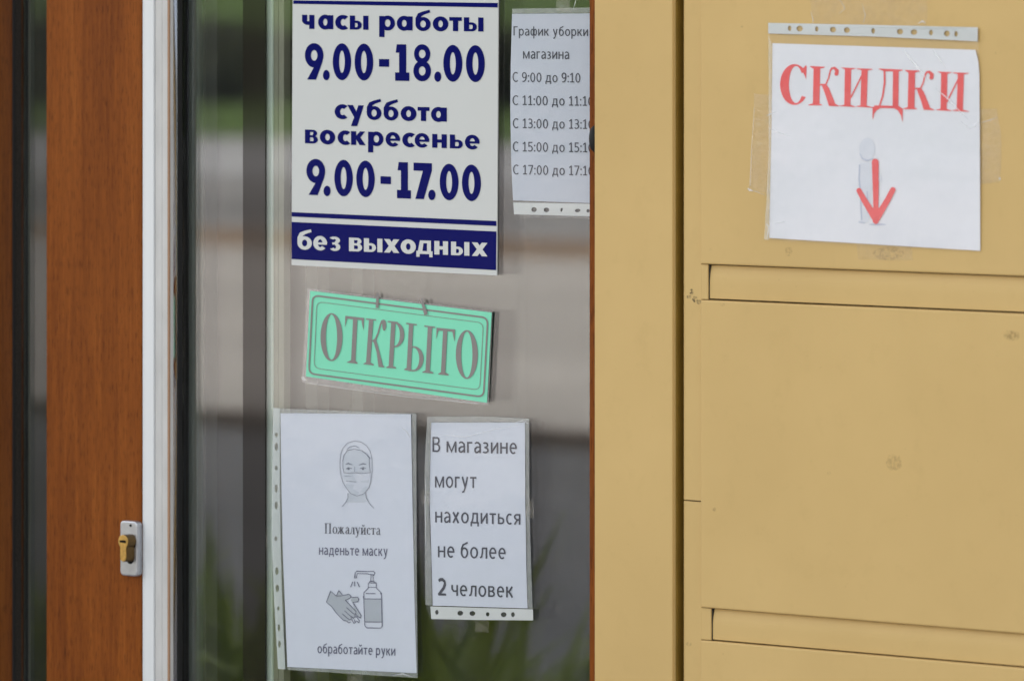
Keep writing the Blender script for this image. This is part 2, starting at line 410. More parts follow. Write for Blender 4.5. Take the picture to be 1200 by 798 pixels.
def digits(g, c, W):
    if c == '0': g.R(W/2, -.5, W/2, .505, W*.345, .20)
    elif c == '9':
        g.R(W/2, -.665, W/2, .335, W*.325, .19)
        g.P((W*.995, -.66), (W*.95, -.5), (W*.60, 0), (W*.12, 0), (W*.53, -.38), (W*.7, -.5))
    elif c == '1': g.P((W*.28, -1), (W*.78, -1), (W*.78, -.2), (W*.28, -.2), (W*.28, -.77), (W*.04, -.77), (W*.12, -1)); g.P((0, -.23), (W, -.23), (W, 0), (0, 0))
    elif c == '8': g.R(W/2, -.745, W*.46, .265, W*.27, .15); g.R(W/2, -.28, W/2, .285, W*.31, .16)
    elif c == '7': g.P((0, -1), (W, -1), (W, -.78), (0, -.78)); g.P((W, -.8), (W*.56, 0), (W*.10, 0), (W*.52, -.8))
    elif c == '.': g.E(W/2, -W*.66, W/2, W*.72)
    elif c == '-': g.P((0, -.59), (W, -.59), (W, -.38), (0, -.38))
def serif(g, c, W):                     # thin book face for one small line, unit = x-height
    a, b = .17, .07
    def v(x, t=1., bt=0., w=a): g.P((x-w/2, -t), (x+w/2, -t), (x+w/2, -bt), (x-w/2, -bt))
    def f(x, y, w=.34): g.P((x-w/2, -y-.03), (x+w/2, -y-.03), (x+w/2, -y+.03), (x-w/2, -y+.03))
    if c == 'П':
        v(W*.2, 1.5); v(W*.8, 1.5); f(W/2, 1.47, W); f(W*.2, .03, .4); f(W*.8, .03, .4)
    elif c == 'о': g.R(W/2, -.5, W/2, .52, .16, .06)
    elif c == 'с': g.R(W*.56, -.5, W*.56, .52, .16, .06, 40, 320); g.E(W*.85, -.8, .08, .08)
    elif c == 'т': v(W/2); f(W/2, .97, W); f(W/2, .03); v(.04, 1, .75, .06); v(W-.04, 1, .75, .06)
    elif c == 'ж':
        v(W/2); f(W/2, .97, .3); f(W/2, .03, .3)
        g.S([(W*.08, -.95), (W*.25, -.9), (W*.38, -.55), (W/2, -.5), (W*.62, -.55), (W*.75, -.9), (W*.92, -.95)], .09)
        g.S([(W*.36, -.5), (W*.12, 0)], .15); g.S([(W*.64, -.5), (W*.88, 0)], .15); f(W*.1, .03, .26); f(W*.9, .03, .26)
    elif c == 'а':
        g.S([(W*.16, -.78), (W*.28, -.95), (W*.5, -1), (W*.66, -.88), (W*.68, -.6), (W*.68, -.15), (W*.8, -.03), (W*.98, -.08)], [.1, .07, .07, .13, .16, .16, .1, .04])
        g.S([(W*.66, -.62), (W*.3, -.5), (W*.13, -.28), (W*.22, -.04), (W*.45, -.03), (W*.66, -.2)], [.05, .08, .16, .13, .07, .05])
    elif c == 'л': v(W*.8); f(W*.65, .97, W*.55); f(W*.8, .03); g.S([(W*.42, -.97), (W*.38, -.5), (W*.28, -.12), (W*.08, -.06)], [.07, .07, .09, .14])
    elif c == 'у': g.S([(W*.2, -1), (W*.55, -.02)], .16); g.S([(W*.85, -1), (W*.5, .05), (W*.35, .4), (W*.12, .38)], [.06, .07, .09, .14]); f(W*.2, .97, .34); f(W*.85, .97, .26)
    elif c in 'ий':
        v(W*.2); v(W*.8); f(W*.2, .97); f(W*.8, .97); f(W*.2, .03); f(W*.8, .03); g.S([(W*.25, -.15), (W*.75, -.85)], .07)
        if c == 'й': g.S([(W*.3, -1.42), (W*.4, -1.25), (W*.6, -1.25), (W*.7, -1.42)], .1)

SANSW = {'Г': .72, 'р': .86, 'а': .76, 'ф': 1.12, 'и': .84, 'й': .84, 'к': .80, 'у': .84, 'б': .86, 'о': .90, 'м': 1.12, 'г': .60, 'з': .68, 'н': .84, 'С': .92,
         'д': .98, '9': .84, ':': .19, '0': .86, '1': .72, '3': .80, '5': .80, '7': .82, '2': .82, 'В': .88, 'е': .84, 'т': .78, 'х': .84, 'ь': .76, 'с': .70, 'я': .78, 'л': .84, 'ч': .76, 'в': .78, ' ': .28}
def sans(g, c, W):                      # plain humanist office face, unit = x-height, drawn at its own natural width then squeezed
    a = .19; K = 1.37; w = SANSW[c]; t = Pen(0, 0, 1); kx = W/w
    def v(x, top, bot, ww=a): t.P((x-ww/2, -top), (x+ww/2, -top), (x+ww/2, -bot), (x-ww/2, -bot))
    def h(x0, x1, y, hh=a*.8): t.P((x0, -y-hh/2), (x1, -y-hh/2), (x1, -y+hh/2), (x0, -y+hh/2))
    b = a*.8; L = a/2; Rr = w-a/2
    if c == 'Г': v(L, K, 0); h(L, w, K-b/2)
    elif c == 'о': t.R(w/2, -.5, w/2, .52, a, b)
    elif c == '0': t.R(w/2, -K/2+.03, w/2, K/2, a, b)
    elif c == 'р': v(L, 1, -.42); t.R(w*.52, -.5, w*.48, .52, a, b, -140, 140)
    elif c == 'с': t.R(w*.62, -.5, w*.62, .52, a, b, 55, 305)
    elif c == 'С': t.R(w*.62, -K/2, w*.62, K/2+.03, a, b, 50, 310)
    elif c == 'а':
        t.S([(w*.1, -.86), (w*.35, -.96), (w*.62, -.93), (w-a*.6, -.76), (w-a*.52, -.55), (w-a*.5, 0)], [b*.8, b, b, a, a, a])
        t.S([(w-a*.5, -.56), (w*.4, -.53), (L*1.1, -.38), (L, -.2), (w*.25, -.055), (w*.5, -.06), (w-a*.6, -.26)], [b*.8, b, a, a, b, b, b*.8])
    elif c == 'ф': v(w/2, K, -.42, a*.9); t.R(w/2-.26, -.5, .30, .52, a*.95, b); t.R(w/2+.26, -.5, .30, .52, a*.95, b)
    elif c in 'ий':
        v(L, 1, 0); v(Rr, 1, 0); t.S([(L, -.08), (Rr, -.92)], a*.95)
        if c == 'й': t.S([(w*.22, -1.42), (w*.34, -1.24), (w*.66, -1.24), (w*.78, -1.42)], b)
    elif c == 'к': v(L, 1, 0); t.S([(L, -.52), (w*.45, -.55), (w-.1, -1)], a*.9); t.S([(w*.34, -.56), (w*.6, -.35), (w-.08, 0)], a)
    elif c == 'у': t.S([(a*.55, -1), (w*.54, -.04)], a); t.S([(w-a*.5, -1), (w*.5, .08), (w*.34, .34), (w*.08, .38)], [a, a*.9, b, b])
    elif c == 'б':
        t.R(w/2, -.47, w/2, .49, a, b); t.S([(a*.5, -.45), (a*.62, -.85), (w*.32, -1.18), (w*.62, -1.28), (w*.92, -1.40)], [a, a, b*1.1, b, b])
    elif c == 'м': v(L, 1, 0); v(Rr, 1, 0); t.S([(L*1.2, -.97), (w/2, -.08), (w-L*1.2, -.97)], a*.9)
    elif c == 'г': v(L, 1, 0); h(L, w, 1-b/2)
    elif c == 'з':
        t.R(w*.40, -.745, w*.50, .27, a*.9, b, -90, 140); t.R(w*.40, -.265, w*.58, .285, a, b, -140, 90); h(w*.25, w*.45, .53)
    elif c == 'н': v(L, 1, 0); v(Rr, 1, 0); h(L, Rr, .54)
    elif c == 'д': v(w*.80, 1, .05); h(w*.24, w*.80, 1-b/2); t.S([(w*.32, -.95), (w*.29, -.5), (w*.16, -.1)], a*.85); h(0, w, b/2); v(L*.9, .1, -.27, a*.9); v(w-L*.9, .1, -.27, a*.9)
    elif c == '9': t.R(w/2, -K+.42, w/2, .44, a, b); t.S([(w-a*.5, -.95), (w-a*.6, -.55), (w*.68, -.2), (w*.42, -.06), (w*.12, -.06)], [a, a, a, b, b])
    elif c == ':': t.E(w/2, -.1, .12, .12); t.E(w/2, -.86, .12, .12)
    elif c == '1': v(w*.56, K, 0); h(w*.08, w, b/2); t.S([(w*.56, -K+.06), (w*.08, -K+.30)], b)
    elif c == '3': t.R(w*.42, -K+.36, w*.50, .37, a*.9, b, -90, 140); t.R(w*.42, -.38, w*.57, .40, a, b, -140, 90); h(w*.25, w*.45, .72)
    elif c == '5': v(L*1.5, K, .66, a*.9); h(L*1.5, w*.92, K-b/2); t.R(w*.42, -.42, w*.58, .44, a, b, -140, 112)
    elif c == '7': h(0, w, K-b/2); t.S([(w-a*.5, -K+b), (w*.30, 0)], a)
    elif c == '2': t.S([(w*.08, -K+.18), (w*.3, -K+.07), (w*.55, -K+.06), (w-a*.7, -K+.22), (w-a*.55, -K+.45), (w*.7, -.6), (w*.12, -.1)], [b, b, b*1.1, a, a, a, a*.9]); h(w*.02, w, b/2)
    elif c in 'вВ':
        q = K if c == 'В' else 1.; v(L, q, 0); h(L, w*.62, q-b/2); h(L, w*.62, q*.53); h(L, w*.62, b/2)
        t.R(w*.55, -q*.755, w*.38, q*.255, a, b, -90, 90); t.R(w*.55, -q*.28, w*.45, q*.285, a, b, -90, 90)
    elif c == 'е': t.R(w/2, -.5, w/2, .52, a, b, 0, 310); h(L, w-.02, .52)
    elif c == 'т': v(w/2, 1, 0); h(0, w, 1-b/2)
    elif c == 'х': t.S([(a*.6, -1), (w-a*.55, 0)], a*1.05); t.S([(w-a*.6, -1), (a*.55, 0)], a*1.05)
    elif c == 'ь': v(L, 1, 0); h(L, w*.58, .58); h(L, w*.58, b/2); t.R(w*.55, -.32, w*.45, .325, a, b, -90, 90)
    elif c == 'я': v(Rr, 1, 0); h(w*.42, Rr, 1-b/2); h(w*.42, Rr, .46); t.R(w*.45, -.715, w*.42, .285, a, b, 90, 270); t.S([(w*.55, -.45), (a*.5, 0)], a)
    elif c == 'л': v(Rr, 1, 0); h(w*.36, Rr, 1-b/2); t.S([(w*.36, -.96), (w*.34, -.5), (w*.25, -.16), (w*.02, -.06)], [a*.9, a*.9, a*.9, b])
    elif c == 'ч': v(Rr, 1, 0); t.S([(L, -1), (L, -.62), (w*.32, -.44), (w*.6, -.42), (Rr, -.50)], [a, a, b*1.1, b, b])
    for V, Fc in t.polys: g.M([(x*kx, y) for x, y in V], Fc or [tuple(range(len(V)))])
def _text(s, t, x0, x1, y0, y1, h, ref='cap', bold=0, xref=None):
    xh = h if ref == 'x' else h/1.37
    gap = .21; tot = sum(SANSW[c] for c in t)+gap*(len(t)-1); k = (x1-x0)/(tot*xh); x = x0; ch = []
    for c in t:
        w = SANSW[c]*xh*k
        if c != ' ': ch.append((c, x, x+w))
        x += w+gap*xh*k
    return s.glyphs(sans, ch, lambda X: y0+(y1-y0)*(X-x0)/(x1-x0), xh)
Pen.text = _text

# ================================================================== setting
def structure(name, v, f, m): return obj(name, v, f, m, kind='structure')
def plane(name, x0, x1, y0, y1, z, m): return structure(name, [(x0, y0, z), (x1, y0, z), (x1, y1, z), (x0, y1, z)], [(0, 1, 2, 3)], m)
M_GRASS = mat('mown grass', (.060, .105, .030), .9, .1, var=.35, vs=1.2, bs=.5, bsc=30, bd=.02)
M_PAVE = mat('pale pavement', (.36, .345, .355), .85, .2, var=.20, vs=.5, scl=(.35, 1, 1))
M_ASPH = mat('worn grey asphalt', (.20, .20, .22), .9, .2, var=.28, vs=.22, scl=(.35, 1, 1))
M_KERB = mat('grey brown kerb stone', (.17, .13, .11), .9, .2)
M_HEDGE = mat('dark evergreen leaves', (.052, .060, .038), .8, .1, var=.3, vs=3)
M_LEAF = mat('fresh green leaves', (.40, .50, .07), .5, .3, var=.3, vs=8)
M_SOIL = mat('dark soil', (.05, .04, .03), .95, .1)
plane('ground', -900, 900, -900, 60, -.10, M_GRASS)
def yband(D): return 2*YG-(CY+D*CA)         # distance in front of the shop of a mirrored path length D
y1, y2, y3 = yband(25.2), yband(40.5), yband(68)
plane('pavement', -120, 120, y2, 0.2, 0, M_PAVE)
mb = MB(); mb.box(-120, 120, y2-.35, y2, -.1, .10); k = mb.build('kerb', M_KERB, None); k['kind'] = 'structure'
plane('road', -120, 120, y3, y2-.35, -.05, M_ASPH)
M_PATCH = mat('pale road patch', (.30, .31, .35), .9, .2, var=.25, vs=.6, scl=(.3, 1, 1))
plane('road_edge_strip', -120, 120, yband(66), yband(55), -.044, M_PATCH)
plane('road_centre_strip', -120, 120, yband(45), yband(42.5), -.044, M_PATCH)
mb = MB(); mb.box(-120, 120, yband(25.6), yband(24.6), -.05, .006); k = mb.build('drain_strip', M_KERB, None); k['kind'] = 'structure'

# hedge row across the road: many leaf faces round a rough body
def leafy(name, loc, sx, sy, sz, n, ls, m, parent, seed=0):
    r = random.Random(seed); V = []; Fc = []
    for i in range(n):
        while True:
            p = Vector((r.uniform(-1, 1), r.uniform(-1, 1), r.uniform(-1, 1)))
            if .45 < p.length < 1+.12*math.sin(p.x*7+seed)*math.cos(p.z*5): break
        c = Vector(loc)+Vector((p.x*sx, p.y*sy, p.z*sz)); e = Euler((r.uniform(0, 6), r.uniform(0, 6), r.uniform(0, 6)))
        b = len(V)
        for q in ((-ls, 0, 0), (0, -ls*.5, 0), (ls, 0, ls*.2), (0, ls*.5, 0)):
            vv = Vector(q); vv.rotate(e); V.append(c+vv)
        Fc.append((b, b+1, b+2, b+3))
    return obj(name, V, Fc, m, parent)
HD = 86
for i in range(-3, 4):
    p = mirror_at(450, HD+2*(i % 2)); p.x += i*3.3
    t = empty('hedge_bush', p, 'dark evergreen bush, ' + ('leftmost', 'second from the left', 'third from the left', 'middle one', 'third from the right', 'second from the right', 'rightmost')[i+3] + ' in the low hedge across the road', 'bush', 'low hedge across the road')
    leafy('foliage', (p.x, p.y, .42), 2.1, .8, .56, 2600, .10, M_HEDGE, t, i)
    mb = MB(); mb.box(p.x-.06, p.x+.06, p.y-.06, p.y+.06, -.1, .3); mb.build('stem', M_KERB, t)

# leafy plants standing a few metres in front of the shop (seen only as mirror images in the glass)
def grass_clump(p, h, n, seed, label):
    r = random.Random(seed); t = empty('leafy_plant', p, label, 'plant', 'leafy plants in front of the shop')
    mb = MB()
    for k in range(n):
        a = r.uniform(0, 6.283); lean = r.uniform(.25, .95)*h; hh = h*r.uniform(.55, 1.05); w0 = r.uniform(.022, .042)
        dx, dy = math.cos(a), math.sin(a); px_, py_ = -dy, dx; st = []
        bx, by = p.x+r.uniform(-.06, .06), p.y+r.uniform(-.06, .06)
        for q in range(6):
            s_ = q/5; c = Vector((bx+dx*lean*s_**1.8, by+dy*lean*s_**1.8, hh*(s_-.22*s_*s_*lean/h))); ww = w0*(1-s_**2)+.001
            st += [c+Vector((px_*ww, py_*ww, 0)), c-Vector((px_*ww, py_*ww, 0))]
        mb.add(st, [(2*q, 2*q+1, 2*q+3, 2*q+2) for q in range(5)])
    mb.build('foliage', M_LEAF, t)
    mb = MB(); mb.prism([(p.x+.12*math.cos(a), p.y+.12*math.sin(a)) for a in [i*math.pi/5 for i in range(10)]], 0, .04); mb.build('soil_mound', M_SOIL, t)
    return t
PLN = ['green leaf clump %s the shop front plants' % w for w in ('second from the left of', 'third from the left of', 'fourth from the left of', 'in the middle of', 'tallest of', 'right beside the tallest of', 'thin, third from the right of', 'bushy, left beside the tallest of', 'leftmost of', 'lowest and rightmost of')]
for i, (px, D, h, n) in enumerate([(266, 11.4, .58, 26), (236, 10.9, .46, 16), (300, 10.9, .55, 20), (395, 10.6, .50, 30), (528, 10.3, .64, 38), (575, 10.9, .54, 18), (636, 10.5, .58, 12), (488, 10.8, .54, 26), (42, 11.3, .60, 26), (690, 10.9, .42, 12)]):
    grass_clump(mirror_at(px, D+1.2), h*1.30, int(n*2.0), i+3, PLN[i])

# ================================================================== building
bl = empty('shop_building', (-2.5, 0, 0), 'shop building faced with flat tan metal panels, edge strips and recessed bands', 'building')
ZT, ZB = 2.6, 0.02
XP0 = xat(697, -.004); XP1 = xat(788, -.004)                      # pilaster
mb = MB(); mb.box(XP0, XP1, -.0045, .30, ZB, ZT); mb.build('pilaster', M_TAN, bl, bevel=.0012)
mb = MB(); mb.box(XP1+.0001, XP1+.0022, .0012, .0295, ZB, ZT); mb.build('groove_shade_strip', M_GROOVE_SHADE, bl, bevel=.0006)  # added brown strip, puts the groove's shade into colour
XF0 = xat(797.5, 0); XF1 = xat(822.3, 0); XR = 3.0
# edge strip with a rounded left edge that dives into the gap
def flange(z0, z1):
    r = .0075; poly = [(XF1-.0006, .0), (XF1-.0006, .025), (XF0, .025)]
    poly += [(XF0+r-r*math.cos(t), .010-.010*math.sin(t)) for t in [i*math.pi/2/7 for i in range(8)]]
    mb = MB(); mb.prism(poly[::-1], z0, z1); o = mb.build('edge_strip', M_TAN, bl); recalc(o); return o
zs = zat(810, 586.5, 0)
flange(ZB, zs-.0007); flange(zs+.0007, ZT)
zA = zat(829, 309.5, 0); zB = zat(829, 351, 0); zC = zat(833, 712, 0); zD = zat(830, 749.5, 0)
XN = xat(829.5, 0)
def panel(z0, z1, lab=None):
    mb = MB(); mb.box(XF1, XR, -.0022, .020, z0, z1); o = mb.build('wall_panel', M_TAN, bl, bevel=.0018)
    if lab: o['label'] = lab
    return o
panel(zA, ZT); panel(zC, zB-.0007); panel(ZB, zD-.0007)
def reveal(z0, z1, xl, deep, g):
    # recessed band: slightly hollow face, thin open joints round it
    mb = MB(); n = 8; prof = []
    for i in range(n+1):
        t = i/n; prof.append((deep*(.36+.64*max(0, t-.45)**2/.3025), z0+g+(z1-z0-2*g)*t))
    V = []; 
    for y, z in prof: V += [(xl+.0016, y, z), (XR, y, z)]
    for y, z in (prof[-1], prof[0]): V += [(xl+.0016, .024, z), (XR, .024, z)]
    m_ = len(V)//2; Fc = [(2*i, 2*i+1, (2*i+3) % len(V), (2*i+2) % len(V)) for i in range(m_)]
    Fc += [tuple(2*i for i in range(m_))[::-1], tuple(2*i+1 for i in range(m_))]
    mb.add(V, Fc); o = mb.build('recessed_band', M_TAN, bl); recalc(o)
    mb = MB(); mb.box(XF1-.0005, xl, .0, .021, z0+.0002, z1-.0006); mb.build('band_end_tab', M_TAN, bl)
    mb = MB(); mb.box(xl+.00005, xl+.0015, .0016, .021, z0+.0003, z1-.0008); mb.build('joint_gasket', M_BLACK, bl)
reveal(zB, zA, XN, .0046, .0012); reveal(zD, zC, xat(833, 0), .0046, .0009)
mb = MB(); mb.box(XP1, XR, .030, .30, ZB, ZT); mb.build('backing_wall', M_BLACK, bl)
# the rest of the body, which shades the pavement in front
H = 11.4; XL = -5.95
XWL = xat(-75, .0)
mb = MB(); mb.box(-48, XWL, .0, .30, 0, ZT); mb.build('front_wall', M_PLAST, bl)
mb = MB(); mb.box(XR, 7, .0, .30, 0, ZT); mb.build('front_wall', M_PLAST, bl)
mb = MB(); mb.box(-48, 7, .004, .30, ZT+.002, H); mb.build('upper_wall', M_PLAST, bl)
mb = MB(); mb.box(-48, 7, 9.5, 9.8, 0, H); mb.build('outer_wall', M_PLAST, bl)
for xa, xb in ((-48, -47.7), (6.7, 7)):
    mb = MB(); mb.box(xa, xb, .3005, 9.4995, 0, H); mb.build('outer_wall', M_PLAST, bl)
mb = MB(); mb.box(-48.2, 7.2, -.05, 10, H, H+.2); mb.build('roof', M_ROOF, bl)
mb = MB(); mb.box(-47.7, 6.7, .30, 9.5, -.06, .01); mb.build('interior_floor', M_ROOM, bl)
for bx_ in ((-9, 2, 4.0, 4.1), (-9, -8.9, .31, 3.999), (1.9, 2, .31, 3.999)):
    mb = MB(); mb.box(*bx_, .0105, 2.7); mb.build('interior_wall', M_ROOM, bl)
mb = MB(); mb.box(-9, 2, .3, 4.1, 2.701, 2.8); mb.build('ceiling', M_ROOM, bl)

# old marks on the metal
def patch(name, px0, py0, px1, py1, m, Y, dy=0):
    n = 6; V = []; Fc = []
    for t in range(14):
        a = t/14*6.283; V.append(at((px0+px1)/2+(px1-px0)/2*math.cos(a)*random.uniform(.8, 1), (py0+py1)/2+(py1-py0)/2*math.sin(a)*random.uniform(.8, 1), Y))
    o = obj(name, V, [tuple(range(14))[::-1]], m, bl)
    if o.data.polygons[0].normal.y > 0: o.data.flip_normals()
    return o
for a in [(807, 338, 813, 346), (811, 347, 818, 355), (804, 346, 811, 350), (816, 351, 822, 357)]: patch('scuff_mark', *a, M_SCUFF, -.0004)
for a in [(803, 751, 811, 757)]: patch('scuff_mark', *a, M_RESID, -.0004)
for a in [(1037, 531, 1058, 553), (1174, 386, 1196, 400), (1022, 288, 1060, 306), (1178, 388, 1192, 398)]: patch('glue_mark', *a, M_RESID, -.0025)
for a in [(831, 290, 834, 295), (919, 289, 929, 301), (843, 355, 850, 359), (969, 552, 974, 557), (835, 594, 839, 600), (1165, 60, 1168, 64), (868, 30, 871, 33)]: patch('scuff_mark', *a, M_RESID, -.0025)

# ================================================================== door leaf with the lock
EX = xat(214.0, YG)                                               # plane of the leaf's closing edge
YL = EX/((CA*(198.2-600)/F-SA)/(CA+SA*(198.2-600)/F))+CY           # face of the leaf
dl = empty('door_leaf', (EX-.1, YL, ZB), 'brown wood grain door leaf with white edge profile and a brass lock cylinder', 'door')
zt, zb = 2.45, .04
XS0 = xat(54.3, YL); XE = xat(165.8, YL)
mb = MB(); mb.box(XS0, XE-.0003, YL, YG-.001, zb, zt); mb.build('stile', M_WOOD, dl, bevel=.0012)
mb = MB(); mb.box(XE+.0001, EX-.0045, YL+.0042, YG-.0012, zb, zt); mb.build('profile_core', M_WPVC2, dl)
def face(name, p0, p1, dy, m, bev=.0008, dep=.004):
    mb = MB(); mb.box(xat(p0, YL), xat(p1, YL), YL+dy, YL+dep, zb, zt); return mb.build(name, m, dl, bevel=bev)
face('edge_profile', 166.0, 169.6, .0012, M_WPVC, .0011)
face('edge_profile', 169.8, 180.0, -.0006, M_WPVC, .0014)
face('edge_profile', 180.6, 188.8, .0016, M_WPVC2)
face('edge_profile', 189.3, 196.4, .0008, M_WPVC2, .0012)
face('edge_film_line', 196.7, 198.1, .0010, M_TANLINE, 0, .0016)
def ye(px):
    u = (px-600)/F; k = (-SA+CA*u)/(CA+SA*u); return EX/k+CY
def edge(name, p0, p1, dx, m, bev=.0003):
    mb = MB(); mb.box(EX-.003, EX+dx, ye(p0), ye(p1), zb, zt); return mb.build(name, m, dl, bevel=bev)
edge('edge_film_line', 198.3, 199.6, -.0001, M_TANLINE, 0)
edge('edge_profile', 199.8, 203.0, .0003, M_WPVC2)
# glossy rounded bead on the closing edge (mirrors the notices)
y1_, y2_ = ye(203.3), ye(207.9); n_ = 10; pts_ = []
for i in range(n_+1):
    t = i/n_; pts_.append((EX-.0002-(y2_-y1_)*(.384*(1-t)+.003*(2*t-1)**2), y1_+(y2_-y1_)*t))
mb = MB(); mb.prism(pts_+[(EX-.0040, y2_), (EX-.0040, y1_)], zb, zt)
o = mb.build('bead', M_CHROME, dl); recalc(o)
for p in o.data.polygons: p.use_smooth = p.normal.x > .5
edge('gasket', 208.6, 213.6, .0004, M_BLACK, .0008)
# second stile and glazing on the left
XS1 = xat(13.2, YL); YP = .037
mb = MB(); mb.box(xat(-70, YL), XS1, YL, YG-.001, zb, zt); mb.build('stile', M_WOODD, dl, bevel=.0025)['label'] = 'darker brown stile left of the narrow glass'
def yl(px):
    u = (px-600)/F; k = (-SA+CA*u)/(CA+SA*u); return XS1/k+CY
def lside(name, p0, p1, dx, m):
    mb = MB(); mb.box(XS1-.0005, XS1+dx, yl(p0), yl(p1), zb, zt); return mb.build(name, m, dl, bevel=.0003)
YP = yl(24.6)
lside('gasket', 14.5, 17.4, .0010, M_BLACK); 
lside('brush_seal', 17.8, 24.4, .0010, M_BRUSH)
def bbar(name, p0, p1, m):
    mb = MB(); mb.box(xat(p0, YP+.008), xat(p1, YP+.008), YP+.008, YP+.0155, zb+.02, zt-.02); mb.build(name, m, dl, bevel=.0004)
bbar('gasket', 22.0, 26.6, M_BLACK); bbar('spacer_bar', 26.9, 29.4, M_ALU); bbar('gasket', 29.7, 32.6, M_BLACK); bbar('spacer_bar', 32.9, 35.4, M_ALU)
mb = MB(); mb.box(XS1+.0004, XS0-.0004, YP, YP+.004, zb+.02, zt-.02); mb.build('glass_pane', M_GLASS2, dl)
mb = MB(); mb.box(XS1+.0004, XS0-.0004, YP+.016, YP+.019, zb+.02, zt-.02); mb.build('glass_pane', M_GLASS2, dl)
for za, zz in ((zb-.03, zb+.018), (zt-.018, zt+.10)):
    mb = MB(); mb.box(xat(-70, YL), EX-.004, YL+.002, YG-.0015, za, zz); mb.build('rail', M_WOOD, dl)
# lock
YK = YL-.0002
def lk(px, py, y=YK): return at(px, py, y)
lp = MB()
def rrect(x0, x1, z0, z1, r, n=5):
    P = []
    for cx, cz, a0 in ((x1-r, z0+r, -90), (x1-r, z1-r, 0), (x0+r, z1-r, 90), (x0+r, z0+r, 180)):
        for i in range(n+1):
            t = rad(a0+90*i/n); P.append((cx+r*math.cos(t), cz+r*math.sin(t)))
    return P
def plate(name, P, y0, y1, m, parent, bev=0, holes=None):
    n = len(P); V = [(x, y0, z) for x, z in P]+[(x, y1, z) for x, z in P]
    Fc = [tuple(range(n)), tuple(range(n, 2*n))[::-1]]+[(i, i+n, (i+1) % n+n, (i+1) % n) for i in range(n)]
    mb = MB(); mb.add(V, Fc); return mb.build(name, m, parent, bevel=bev)
a = lk(140.6, 609.5, YK-.009); b = lk(160.6, 675.5, YK-.009)
plt = plate('lock_plate', rrect(a.x, b.x, b.z, a.z, .0055), YK-.009, YK, M_STEEL, dl, .0018)
sc_ = lk(153, 615.5, YK-.0092)
plate('screw', [(sc_.x+.0016*math.cos(t), sc_.z+.0016*math.sin(t)) for t in [i*math.pi/6 for i in range(12)]], YK-.0096, YK-.009, M_HOLE, plt)
# keyhole-shaped recess and the cylinder standing out of it
def keyshape(cx, cz, R_, w_, L_, n=16):
    P = []; a0 = math.asin(w_/R_)
    for i in range(n+1):
        t = -math.pi/2+a0+(2*math.pi-2*a0)*i/n; P.append((cx+R_*math.cos(t), cz+R_*math.sin(t)))
    for i in range(7):
        t = math.pi+math.pi*i/6; P.append((cx+w_*math.cos(t), cz-L_+w_*math.sin(t)))
    return P
kc = lk(150.2, 634, YK-.0093)
plate('cylinder_hole', keyshape(kc.x+.003, kc.z-.001, .0098, .0062, .0195), YK-.0094, YK-.0091, M_HOLE, plt)
kf = lk(143.3, 634.5, YK-.024)
cyl = plate('lock_cylinder', keyshape(kf.x, kf.z, .0082, .0050, .0190), YK-.0215, YK-.009, M_BRASSD, dl)
plate('cylinder_face', keyshape(kf.x, kf.z, .0080, .0048, .0188), YK-.0230, YK-.0215, M_BRASS, cyl, .0006)
plate('keyway', [(kf.x-.0048, kf.z-.0010), (kf.x+.0048, kf.z-.0014), (kf.x+.0048, kf.z+.0012), (kf.x+.001, kf.z+.0018), (kf.x-.0048, kf.z+.0014)], YK-.0236, YK-.0229, M_HOLE, cyl)

# ================================================================== glass door behind it
XG1 = xat(775, YG)
gd = empty('glass_door', (-4.6, YG, ZB), 'double glazed shop door carrying the paper notices, between wooden leaf and tan pilaster', 'door')
mb = MB(); mb.box(EX-.002, XG1, YG, YG+.004, zb, zt); mb.build('glass_pane', M_GLASS, gd)
mb = MB(); mb.box(EX-.002, XG1, YG+.0175, YG+.0215, zb, zt); mb.build('glass_pane', M_GLASS2, gd)
mb = MB(); mb.box(xat(285.5, YG), xat(311.5, YG), YG-.0012, YG-.0001, zb, zt); mb.build('trim_strip', M_TRIM, gd)
def sp(p0, p1, y, m, nm='spacer_bar'):
    mb = MB(); mb.box(xat(p0, YG+y), xat(p1, YG+y), YG+y, YG+.0171, zb, zt); return mb.build(nm, m, gd, bevel=.0008)
sp(312.2, 319.2, .0050, M_PALE); sp(319.6, 326.0, .0075, M_PALE2); sp(326.4, 332.6, .0060, M_PALE2); sp(333.0, 336.5, .0120, M_SEAL)
for p0, p1, yy, m_ in ((221, 231, .040, M_DIM), (358, 372, .060, M_STREAK), (412, 425, .060, M_STREAK), (236, 241, .05, M_STREAK)):
    mb = MB(); mb.box(xat(p0, YG+yy), xat(p1, YG+yy), YG+yy, YG+yy+.02, zb, zt); mb.build('mirror_streak_bar', m_, gd, bevel=.001)  # added bars stand in for faint vertical streaks of the reflection
mb = MB(); mb.box(xat(690.6, YG-.028), XG1+.03, YG-.028, YG+.04, zb, zt); mb.build('stile', M_WOOD, gd, bevel=.0012)
mb = MB(); mb.box(EX-.002, XG1+.03, YG-.01, YG+.04, zt, zt+.13); mb.build('rail', M_WOOD, gd)
mb = MB(); mb.box(EX-.002, XG1+.03, YG-.01, YG+.04, .0, zb); mb.build('rail', M_WOOD, gd)
